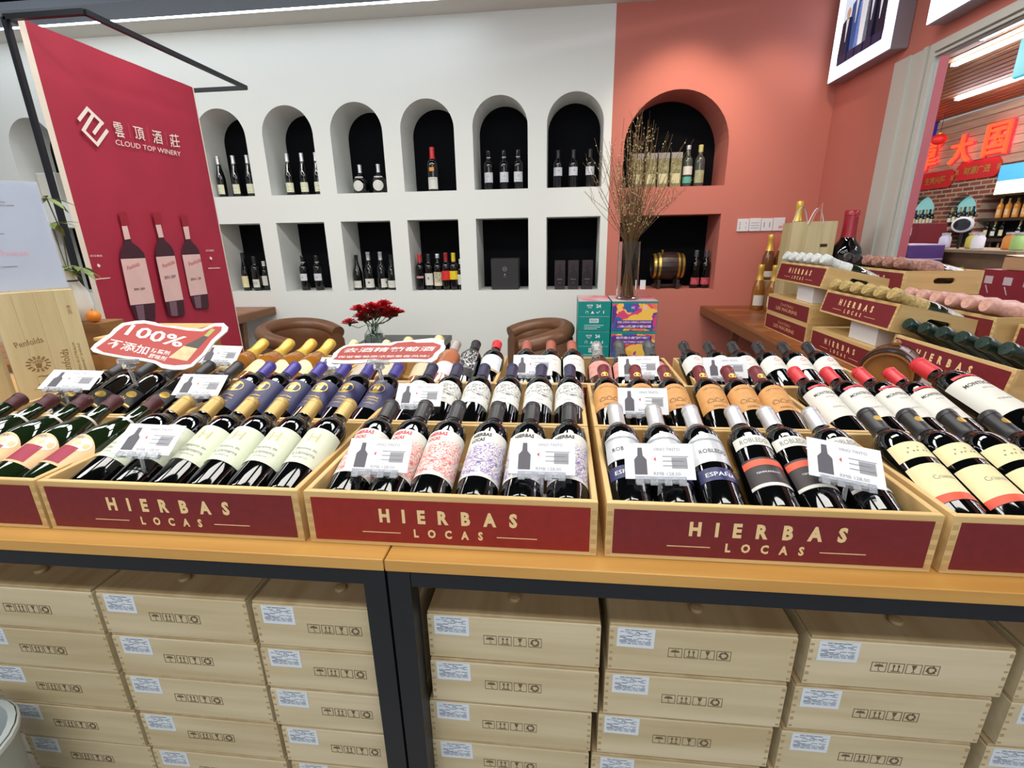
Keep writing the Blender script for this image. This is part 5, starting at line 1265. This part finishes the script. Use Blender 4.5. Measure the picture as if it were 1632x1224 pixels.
def plain_box(x0, x1, y0, y1, z0, z1, label, g_='plain boxes under the rear crates'):
    t = thing('support_box', label, 'box', ((x0+x1)/2, (y0+y1)/2, z0), 0, g_)
    a, b_ = (x1-x0)/2, (y1-y0)/2
    MB().box(-a, a, -b_, b_, 0, z1-z0-.0075, 0, None, .002).build('box_body', PALEY, t); MB().box(-a, a, -b_, b_, z1-z0-.007, z1-z0-.0005, 0, None, .0015).build('lid', PALE, t)
plain_box(1.60, 1.85, 2.38, 2.87, CT, .904, 'plain pale box on counter, lower one below high rear crate'); plain_box(1.60, 1.85, 2.38, 2.87, .905, 1.041, 'plain pale box, upper one directly below high rear crate')
plain_box(1.60, 1.85, 1.86, 2.35, CT, .914, 'plain pale box on counter below pink wrapped crate'); plain_box(1.62, 1.85, 1.33, 1.80, CT, .885, 'plain pale box on counter below near rear crate')
# upright wooden gift case with ribbon handles, big bottle, sparkling bottles
t = thing('wooden_gift_case', 'upright pale wooden case with slot and white ribbon handles', 'wooden case', (1.480, 3.10, CT))
n = 3
for k in range(n):
    a = -.125+.25*k/n; MB().box(a+.0005, a+.25/n-.0005, 0, .01, 0, .615, 0, None, .001).build('front_plank', PINEZ, t)
MB().box(-.125, -.115, .01, .13, 0, .61).build('side_board', PINEZ, t); MB().box(.115, .125, .01, .13, 0, .61).build('side_board', PINEZ, t); MB().box(-.12, .12, .12, .13, 0, .61).build('back_board', PINEZ, t)
MB().box(.045, .085, -.001, .0005, .47, .488).build('hand_slot', mat('slot_dark', (60, 40, 24), .8), t)
for dx, dy, hh in ((0, -.004, .09), (-.06, .06, .10)):
    pts = [(dx-.045+.09*i/12, dy, .60+hh*sin(pi*i/12)) for i in range(13)]
    g = MB(); vs = []
    for p in pts: vs += [(p[0], p[1]-.008, p[2]), (p[0], p[1]+.008, p[2])]
    g.add(vs, [(2*i, 2*i+2, 2*i+3, 2*i+1) for i in range(12)], 0, True); g.build('ribbon_handle', mat('white_ribbon', (226, 222, 224), .5), t)
g = MB(); g.tube([(.0, .06, .6), (.02, .06, .66), (.05, .06, .72), (.055, .06, .62)], .003, 5); g.build('cord', mat('pink_cord', (222, 150, 140), .6), t)
S['huge'] = Stock(dict(s=2.25, cap=mat('wax_red', (158, 34, 48), .3), cap0=.232, labels=[(.03, .14, 60, PAPER)], texts=[('GRAN RESERVA', .11, .008, GREYI, .05, 0)]), 'display_bottle')
S['huge'].place(upright(1.695, 3.14, CT, R(-65)), 'giant dark display bottle with red wax neck behind rear crates', 'giant bottles')
S['spk'] = Stock(dict(p='g', s=1.1, glass=GLASSA, cap=GOLDF, foil=1, cap0=.2, labels=[(.03, .10, 60, PAPER)]), 'sparkling_bottle')
S['spkR'] = Stock(dict(p='g', s=1.1, glass=mat('rose_gold_glass', (110, 68, 34), .06, coat=.5), cap=GOLDF, foil=1, cap0=.195, labels=[(.02, .06, 60, PAPER)]), 'sparkling_bottle')
G_ = 'sparkling bottles at the far counter end'
S['spk'].place(upright(1.480, 3.79, CT, 0), 'smaller gold-necked sparkling bottle, left of the front pair on counter', G_)
S['spk'].place(upright(1.545, 3.70, CT, 0), 'smaller gold-necked sparkling bottle, right of the front pair on counter', G_)
S['spkR'].place(upright(1.569, 3.91, .978), 'gold-necked amber bottle raised on box, behind the front sparkling pair', G_)
S['spkR'].place(upright(1.658, 3.91, .978), 'gold-necked amber bottle raised on box, nearer to the upright gift case', G_)
S['spkR'].place(upright(1.462, 3.29, 1.174), 'tall sparkling bottle whose gold neck rises behind the gift case', G_)
plain_box(1.525, 1.75, 3.83, 3.985, CT, .977, 'plain box at the far counter corner under two raised sparkling bottles')
plain_box(1.432, 1.53, 3.24, 3.34, CT, 1.173, 'slim tall box behind the gift case lifting a sparkling bottle')
# small barrel on the table corner
BW = mat('light_barrel_wood', (150, 104, 56), .3, noise=.25, nscale=14); BD = mat('barrel_rim_dark', (96, 60, 34), .3, noise=.2, nscale=14)
t = barrel('wine_barrel', 'small varnished wooden barrel on table corner before lettered crates', 1.078, 1.615, .887, .14, .083, R(50), mat('dark_hoop', (70, 62, 58), .3, metal=.7), BD, BW)
g = MB()
for s_ in (-.04, .04):
    g.box(s_-.008, s_+.008, -.075, .075, -.0865, -.078); g.box(s_-.008, s_+.008, -.07, -.052, -.074, -.045); g.box(s_-.008, s_+.008, .052, .07, -.074, -.045)
g.build('cradle', BD, t)
MB().lathe([(.007, 0), (.013, .004), (.014, .012), (.008, .02), (.002, .022)], 12, 0, Matrix.Translation((0, .0, .081))).build('bung', BW, t)
# ================================================================== the mall and the shop across, seen through the window
XM = 7.0
b = MB(); b.box(2.02, XM+.2, -2, 12.2, -.05, 0); struct('floor_mall', b, mat('mall_floor', (150, 142, 134), .25, noise=.1, nscale=2))
P = mat('pink_pillar', (206, 108, 116), .5)
pa, pb = onx(1475, 150, 2.10), onx(1489, 150, 2.10)
b = MB(); b.box(2.06, 2.14, pb.y, pa.y+.1, 0, 3.1); struct('trim_4', b, P)
# ceiling of slats with three long tubes
ZC = 3.24
b = MB(); b.box(2.0, XM, 0, 12.2, ZC+.05, ZC+.1); mc = struct('ceiling_mall', b, mat('slat_shadow', (70, 46, 30), .8))
sl = MB(); sl.box(-.05, .05, 0, 12.2, ZC, ZC+.05); sme = sl.mesh('ceiling_slat', mat('slat_wood', (146, 108, 70), .5, noise=.2, nscale=6))
k = 0; x = 2.15
while x < XM-.05: put('ceiling_slat', sme, mc, (x, 0, 0)); x += .135
for i, (ua, va, ub, vb) in enumerate(((1495, 160, 1632, 133), (1493, 105, 1632, 69), (1549, 63, 1632, 38))):
    a, c = onz(ua, va, ZC-.03), onz(ub, vb, ZC-.03)
    xm = (a.x+c.x)/2
    xm = min(max(xm, 2.4), 6.8)
    t = thing('tube_light', 'long white tube light on brown slat ceiling, %s' % ['farthest of three', 'middle of three', 'nearest of three'][i], 'ceiling light', (xm, 0, ZC-.043), 0, 'tube lights outside')
    y0 = min(a.y, 11.5); MB().box(-.018, .018, .5, y0, 0, .036).build('tube', mat('tube_emit', (245, 240, 255), .5, emit=75), t)
    MB().box(-.035, .035, y0, y0+.03, -.002, .042).build('end_cap', mat('tube_cap', (200, 200, 204), .4), t)
def F(u, v, lift=0): p = onx(u, v, XM); return p
# facade: planked fascia, brick wall with two arches
BRK = bpy.data.materials.new('old_brick'); BRK.use_nodes = True; nt = BRK.node_tree; bs = nt.nodes['Principled BSDF']; bs.inputs['Roughness'].default_value = .8
tc = nt.nodes.new('ShaderNodeTexCoord'); sx_ = nt.nodes.new('ShaderNodeSeparateXYZ'); cm_ = nt.nodes.new('ShaderNodeCombineXYZ'); br = nt.nodes.new('ShaderNodeTexBrick')
nt.links.new(tc.outputs['Object'], sx_.inputs[0]); nt.links.new(sx_.outputs[1], cm_.inputs[0]); nt.links.new(sx_.outputs[2], cm_.inputs[1]); nt.links.new(cm_.outputs[0], br.inputs[0])
br.inputs['Scale'].default_value = 1; br.inputs['Brick Width'].default_value = .24; br.inputs['Row Height'].default_value = .075; br.inputs['Mortar Size'].default_value = .012
br.inputs['Color1'].default_value = (*lin((140, 74, 50)), 1); br.inputs['Color2'].default_value = (*lin((104, 52, 38)), 1); br.inputs['Mortar'].default_value = (*lin((170, 150, 130)), 1)
nt.links.new(br.outputs[0], bs.inputs['Base Color'])
Yc = [10.45, 9.20]
c = bpy.data.curves.new('w', 'CURVE'); c.dimensions = '2D'; c.fill_mode = 'BOTH'
for pl in [[(5.5, 0), (12.2, 0), (12.2, 2.3), (5.5, 2.3)], arch_out(10.68, .42, 1.38, 1.54, 14), arch_out(9.66, .36, 1.38, 1.54, 14), rect_out(8.0, 1.25, .2, 1.85), rect_out(10.68, .42, .5, 1.3), rect_out(9.66, .36, .5, 1.3)]:
    sp = c.splines.new('POLY'); sp.points.add(len(pl)-1); sp.use_cyclic_u = True
    for i, (a, d) in enumerate(pl): sp.points[i].co = (a, d, 0, 1)
o = bpy.data.objects.new('w', c); me = bpy.data.meshes.new_from_object(o); mb = MB()
mb.add([(XM, v.co.x, v.co.y) for v in me.vertices], [tuple(p.vertices) for p in me.polygons]); bpy.data.objects.remove(o)
for pl in (arch_out(10.68, .42, 1.38, 1.54, 14), arch_out(9.66, .36, 1.38, 1.54, 14), rect_out(8.0, 1.25, .2, 1.85), rect_out(10.68, .42, .5, 1.3), rect_out(9.66, .36, .5, 1.3)):
    n = len(pl); mb.add([(XM, a, d) for a, d in pl]+[(XM+.35, a, d) for a, d in pl], [(i, (i+1) % n, n+(i+1) % n, n+i) for i in range(n)])
fw = struct('wall_shopfront', mb, BRK)
b = MB(); b.box(XM+.34, XM+.4, 5.5, 12.2, 0, 2.3); struct('wall_shop_inner', b, mat('shop_dark', (22, 18, 18), .7))
b = MB(); b.box(XM+.01, XM+.1, 4.5, 12.2, 2.3, ZC); fs_ = struct('trim_5', b, mat('fascia_back', (90, 70, 58), .8))
pk = MB(); pk.box(-.02, 0, 4.5, 12.2, .004, .128); pme = pk.mesh('fascia_plank', wood('fascia_wood', (186, 152, 130), (150, 116, 96), 1, 3, .6))
for k in range(7): put('fascia_plank', pme, fs_, (XM+.01, 0, 2.31+k*.133))
# glowing characters
LR = mat('sign_glow_red', (255, 60, 30), .5, emit=3); LS = mat('sign_side_pink', (255, 40, 70), .5, emit=.9)
def glow_char(ch, u, v, hpx, label):
    p = onx(u, v, XM-.09); q0 = onx(u, v-hpx/2, XM-.09); q1 = onx(u, v+hpx/2, XM-.09); h = q0.z-q1.z
    vs, fs, w_, h_ = text_raw(ch, .008)
    t = thing('shop_sign_character', label, 'sign letter', (p.x, p.y, p.z)); k = h/h_
    for nm, xx, m in (('lit_face', 0, LR), ('glowing_backing', .05, LS)):
        g = MB(); s_ = 1 if nm == 'lit_face' else 1.07
        g.add([(xx, -(a-w_/2)*k*s_, (c_-h_/2)*k*s_) for a, c_ in vs], fs); g.add([(xx+.035, -(a-w_/2)*k*s_, (c_-h_/2)*k*s_) for a, c_ in vs], fs)
        g.build(nm, m, t)
    MB().box(.03, .085, -.02, .02, -.02, .02).build('bracket', BLACKM, t)
glow_char('拿', 1477, 248, 46, 'glowing red Chinese character, leftmost over the shop across')
glow_char('大', 1530, 238, 44, 'glowing red Chinese character, middle over the shop across')
glow_char('国', 1587, 221, 50, 'glowing red Chinese character, rightmost over the shop across')
# lantern
p = onx(1497, 222, XM-.45)
t = thing('red_lantern', 'round red lantern hanging before glowing sign characters', 'lantern', (p.x, p.y, p.z))
MB().ball((0, 0, 0), .115, 16, 10, 0, (1, 1, .78)).build('paper_body', mat('lantern_red', (210, 36, 30), .5, emit=.25), t)
MB().lathe([(.04, .085), (.04, .1), (.01, .105)], 12).build('gold_cap', GOLD, t); MB().tube([(0, 0, -.09), (0, 0, -.28)], .012, 6).build('tassel', mat('tassel_red', (180, 40, 30), .6), t)
MB().tube([(0, 0, .1), (0, 0, ZC-p.z)], .003, 4).build('cord', BLACKM, t)
# two greeting banners
def greet(uL, vT, uR, vB, s_, label):
    a = onx(uL, vT, XM-.03); c_ = onx(uR, vB, XM-.03); w_ = a.y-c_.y; h_ = .30
    t = thing('greeting_banner', label, 'banner', (XM-.03, (a.y+c_.y)/2, (a.z+c_.z)/2-h_/2+.0), 0, 'red greeting banners')
    n = w_/2
    g = MB(); poly = [(-n-.09, .09), (-n, 0), (n, 0), (n+.09, .09), (n+.09, h_-.09), (n, h_), (-n, h_), (-n-.09, h_-.09)]
    g.add([(0, y, z) for y, z in poly]+[(.008, y, z) for y, z in poly], [tuple(range(8)), tuple(range(15, 7, -1))]); o = g.build('cloth', mat('greeting_red', (196, 30, 36), .6), t)
    g = MB(); text_in(g, s_, (-.004, n*.72, h_*.28), (0, -n*1.44, 0), (0, 0, h_*.42), bold=.02); 
    g.build('lettering', GOLD, o)
    g = MB()
    for s__ in (-1, 1):
        for q in range(3): g.box(-.004, -.002, s__*(n+.045)-.03+.022*q, s__*(n+.045)-.018+.022*q, .11, h_-.11)
    g.build('gold_ends', GOLD, o)
greet(1470, 285, 1513, 290, '生意兴隆', 'red banner with gold Chinese greeting, left of two below sign')
greet(1531, 266, 1586, 274, '财源广进', 'red banner with gold Chinese greeting, right of two below sign')
# lit poster box, right
a = onx(1593, 272, XM-.25)
t = thing('lit_poster', 'bright blue and yellow lit poster box above the shelves', 'poster', (XM-.25, a.y-.75, a.z-.42))
MB().box(0, .2, -.75, .75, .05, .5, 0, None, .01).build('case', mat('poster_case', (60, 60, 66), .5), t)
MB().box(-.004, -.001, -.74, .74, .26, .49).build('sky_print', mat('poster_blue', (70, 150, 200), .5, emit=.9), t)
MB().box(-.004, -.001, -.74, .74, .07, .26).build('ground_print', mat('poster_cream', (250, 236, 170), .5, emit=1.5), t)
# teal hanging sign top right
a = onx(1628, 78, 4.2)
t = thing('hanging_sign', 'turquoise hanging sign with rounded corner at right edge', 'sign', (4.2, a.y-.45, a.z-.13))
MB().box(-.02, .02, -.4, .45, -.12, .22, 0, None, .015).build('sign_box', mat('sign_turquoise', (80, 200, 216), .4, emit=.6), t)
MB().tube([(0, 0, .22), (0, 0, ZC-a.z+.13)], .006, 6).build('hanger', BLACKM, t)
# blue flag sliver and small magenta screen by the jamb
for u, v, w_, h_, c_, lab, nm in ((1477, 206, .14, .34, (40, 50, 170), 'narrow deep blue hanging flag beside the window jamb', 'blue_flag'), (1457, 296, .16, .15, (220, 120, 220), 'small glowing magenta screen beside the window jamb', 'magenta_screen')):
    a = onx(u, v, XM-.15)
    t = thing(nm, lab, nm.split('_')[1], (XM-.012, a.y, a.z))
    MB().box(0, .012, -w_/2, w_/2, -h_/2, h_/2).build('face', mat(nm, c_, .5, emit=.5 if 'screen' in nm else 0), t); MB().box(.013, .02, -w_/2-.005, w_/2+.005, -h_/2-.005, h_/2+.005).build('rear', BLACKM, t)
# arches: pale teal glass with bottles before it
for k, yc in enumerate((10.68, 9.66)):
    pl = arch_out(yc, (.415, .355)[k], 1.40, 1.54, 14); g = MB(); g.add([(XM+.16, a, d) for a, d in pl], [tuple(range(len(pl)))]); g.build('arch_glass', mat('teal_lit_glass', (130, 186, 186), .3, emit=.6), fw)
    MB().box(XM+.02, XM+.33, yc-(.415, .355)[k], yc+(.415, .355)[k], 1.38, 1.398).build('arch_shelf', mat('shelf_dark', (40, 28, 24), .6), fw)
far = Stock(dict(cap=BLACKC, cap0=.23, labels=[(.05, .14, 66, PAPERY)]), 'shelf_bottle')
farG = Stock(dict(p='g', glass=GLASSG, cap=GOLDC, cap0=.23, labels=[(.05, .12, 66, PAPER)]), 'shelf_bottle')
farA = Stock(dict(glass=mat('amber_spirit_glow', (214, 140, 60), .1, emit=.25), cap=GOLDC, cap0=.24, labels=[(.05, .14, 66, mat('peach_lab', (236, 190, 140), .5))]), 'shelf_bottle')  # glass emits faintly, standing in for light on the top shelf
NTH = ['first', 'second', 'third', 'fourth', 'fifth', 'sixth', 'seventh', 'eighth', 'ninth', 'tenth', 'eleventh', 'twelfth', 'thirteenth', 'fourteenth', 'fifteenth', 'last']
for yc, wd in ((10.68, 'left'), (9.66, 'right')):
    for k in range(7):
        (far if k % 2 else farG).place(upright(XM+.07, yc+.28-.095*k, 1.399, R(-90)), 'small shop bottle in the %s brick arch across the mall, %s from left' % (wd, NTH[k]), 'bottles in the %s arch' % wd)
for j, zz in enumerate((.42, .80, 1.16, 1.48)):
    t = thing('shop_shelf', 'dark shop shelf across the mall, %s' % ['lowest', 'second from floor', 'second from top', 'topmost'][j], 'shelf', (XM+.17, 8.0, zz), 0, 'dark shelves of the shop')
    MB().box(-.15, .17, -1.24, 1.24, -.025, 0).build('board', mat('shelf_dark', (40, 28, 24), .6), t); MB().box(-.155, -.15, -1.24, 1.24, -.04, .01).build('front_lip', mat('lip', (58, 42, 34), .5), t)
    for k in range(16):
        st = farA if j == 3 else (far if (k+j) % 3 else farG)
        if (k*5+j) % 7 == 3: continue
        st.place(upright(XM+.10, 9.13-.15*k, zz+.001, R(-90)), 'bottle on the %s dark shelf of the shop across, %s from left' % (['lowest', 'second lowest', 'second highest', 'amber-lit top'][j], NTH[k]), 'bottles on shop shelf '+['one', 'two', 'three', 'four'][j])
# things before the shop: purple box stack, brown counter, oval mirror, red crate
a = onx(1456, 392, 4.2)
for k in range(4):
    t = thing('purple_carton', 'purple printed carton across the aisle, %s of four stacked' % ['lowest', 'second', 'third', 'topmost'][k], 'carton', (4.35, 6.62, .50+k*.165), 0, 'purple cartons')
    MB().box(-.2, .2, -.25, .25, 0, .155, 0, None, .004).build('carton_body', mat('carton_violet', (76, 48, 110), .5), t); MB().box(-.203, .203, -.253, .253, .150, .163).build('pale_edge', mat('violet_edge', (190, 176, 206), .5), t)
    MB().box(-.2025, -.2005, -.2, -.08, .06, .11).build('sticker', WHITEP, t)
t = thing('carton_plinth', 'dark plinth beneath the purple cartons across the aisle', 'plinth', (4.35, 6.62, 0)); MB().box(-.22, .22, -.27, .27, 0, .498, 0, None, .004).build('body', mat('plinth_dark', (50, 36, 40), .6), t); MB().box(-.225, .225, -.275, .275, 0, .05).build('kick_board', BLACKM, t)
a = onx(1545, 412, 4.7)
t = thing('shop_counter', 'brown wood-panelled counter with cluttered top across the aisle', 'counter', (4.95, a.y, 0))
MB().box(-.3, .3, -.65, .65, 0, 1.06, 0, None, .005).build('panel_body', mat('panel_brown', (128, 100, 70), .6, noise=.2, nscale=8), t); MB().box(-.34, .34, -.68, .68, 1.06, 1.10, 0, None, .005).build('worktop', mat('panel_top', (150, 130, 104), .5), t)
g = MB(); n = 10; g.add([(-.305, .05*cos(2*pi*k/20)*(1 if k % 2 else .8)+.0, .86+.05*sin(2*pi*k/20)*(1 if k % 2 else .8)) for k in range(20)], [tuple(range(20))]); g.build('yellow_price_star', mat('star_yellow', (226, 232, 60), .5), t)
random.seed(8)
for k, (c_, nm) in enumerate((((206, 206, 226), 'lilac'), ((200, 190, 90), 'yellow-green'), ((226, 230, 236), 'white'), ((200, 130, 60), 'orange'), ((160, 200, 120), 'green'))):
    t = thing('counter_jar', '%s jar on the brown counter across the aisle' % nm, 'jar', (4.75+.12*(k % 2), a.y+.5-.25*k, 1.101), 0, 'jars on the counter')
    MB().lathe([(.05, 0), (.06, .01), (.06, .12), (.04, .15), (.04, .16)], 14).build('jar_body', mat('jar%s' % nm.replace('-', ''), c_, .3), t); MB().lathe([(.045, .16), (.045, .18), (.01, .182)], 14).build('lid', SILVC, t)
a = onx(1536, 358, 4.75)
t = thing('oval_mirror', 'white-rimmed dark oval mirror standing on the brown counter', 'mirror', (4.75, a.y, a.z))
T = Matrix.Rotation(R(-90), 4, 'Y') @ Matrix.Diagonal((.62, 1.2, 1, 1))
MB().lathe([(.13, 0), (.145, .012), (.13, .02)], 28, 0, T).build('rim', WHITEP, t); MB().lathe([(.11, .0205), (.10, .028), (.01, .03)], 28, 0, T).build('dark_face', mat('mirror_dark', (30, 32, 44), .1), t); MB().tube([(0, 0, -.08), (0, 0, 1.101-a.z)], .015, 8).build('stem', BLACKM, t)
a = onx(1473, 372, 5.5)
t = thing('red_cabinet', 'dark red cabinet with white tag across the aisle', 'cabinet', (5.6, 8.38, 0)); MB().box(-.2, .2, -.2, .2, 0, 1.42, 0, None, .01).build('body', mat('cabinet_red', (110, 26, 36), .5), t); MB().box(-.21, -.2, -.07, .07, 1.24, 1.36, 0, None, .003).build('white_tag', WHITEP, t)
# red cartons just outside the window
RC = mat('carton_crimson', (142, 30, 48), .5)
for j in range(2):
    for k in range(2):
        zz = .55+.175*j-.0
        t = thing('crimson_carton', 'crimson wine carton outside window, %s row, %s' % (('lower', 'upper')[j], ('farther', 'nearer')[k]), 'carton', (2.75, 3.10-.40*k, .72+.185*j), 0, 'crimson cartons')
        b = MB(); b.box(-.15, .15, -.195, .195, 0, .182, 0, None, .003); o = b.build('carton_body', RC, t)
        for q in range(3):
            yy = .13-.13*q; MB().box(-.1525, -.1505, yy-.028, yy+.028, .10, .145).build('white_label', WHITEP, o)
            g = MB(); g.add([(-.152, yy-.02, .045), (-.152, yy-.012, .045), (-.152, yy+.016, .09), (-.152, yy+.006, .09)], [(0, 1, 2, 3)]); g.build('slash_mark', WHITEP, o)
t = thing('carton_plinth', 'low dark plinth beneath crimson cartons outside the window', 'plinth', (2.75, 2.9, 0)); MB().box(-.16, .16, -.42, .42, 0, .718, 0, None, .004).build('body', mat('plinth_crimson', (110, 26, 40), .6), t); MB().box(-.165, .165, -.425, .425, 0, .06).build('kick_board', BLACKM, t)
for k in range(2):
    t = thing('beige_box', 'open beige box on crimson cartons, %s one' % ('farther', 'nearer')[k], 'box', (2.75, 3.05-.36*k, 1.09), 0, 'beige boxes outside'); MB().box(-.12, .12, -.15, .15, 0, .07, 0, None, .002).build('box_body', mat('beige_card', (206, 180, 136) if k == 0 else (206, 180, 136), .6), t); MB().box(-.12, .12, -.15, .15, .0705, .074, 0, Matrix.Rotation(R(4), 4, 'X')).build('flap', WHITEP if k else mat('beige_card', (206, 180, 136), .6), t)
# far end wall of the mall and its left part
b = MB(); b.box(2.0, XM+.4, 12.2, 12.3, 0, 3.4); struct('wall_mall_end', b, mat('mall_end', (120, 60, 60), .7))
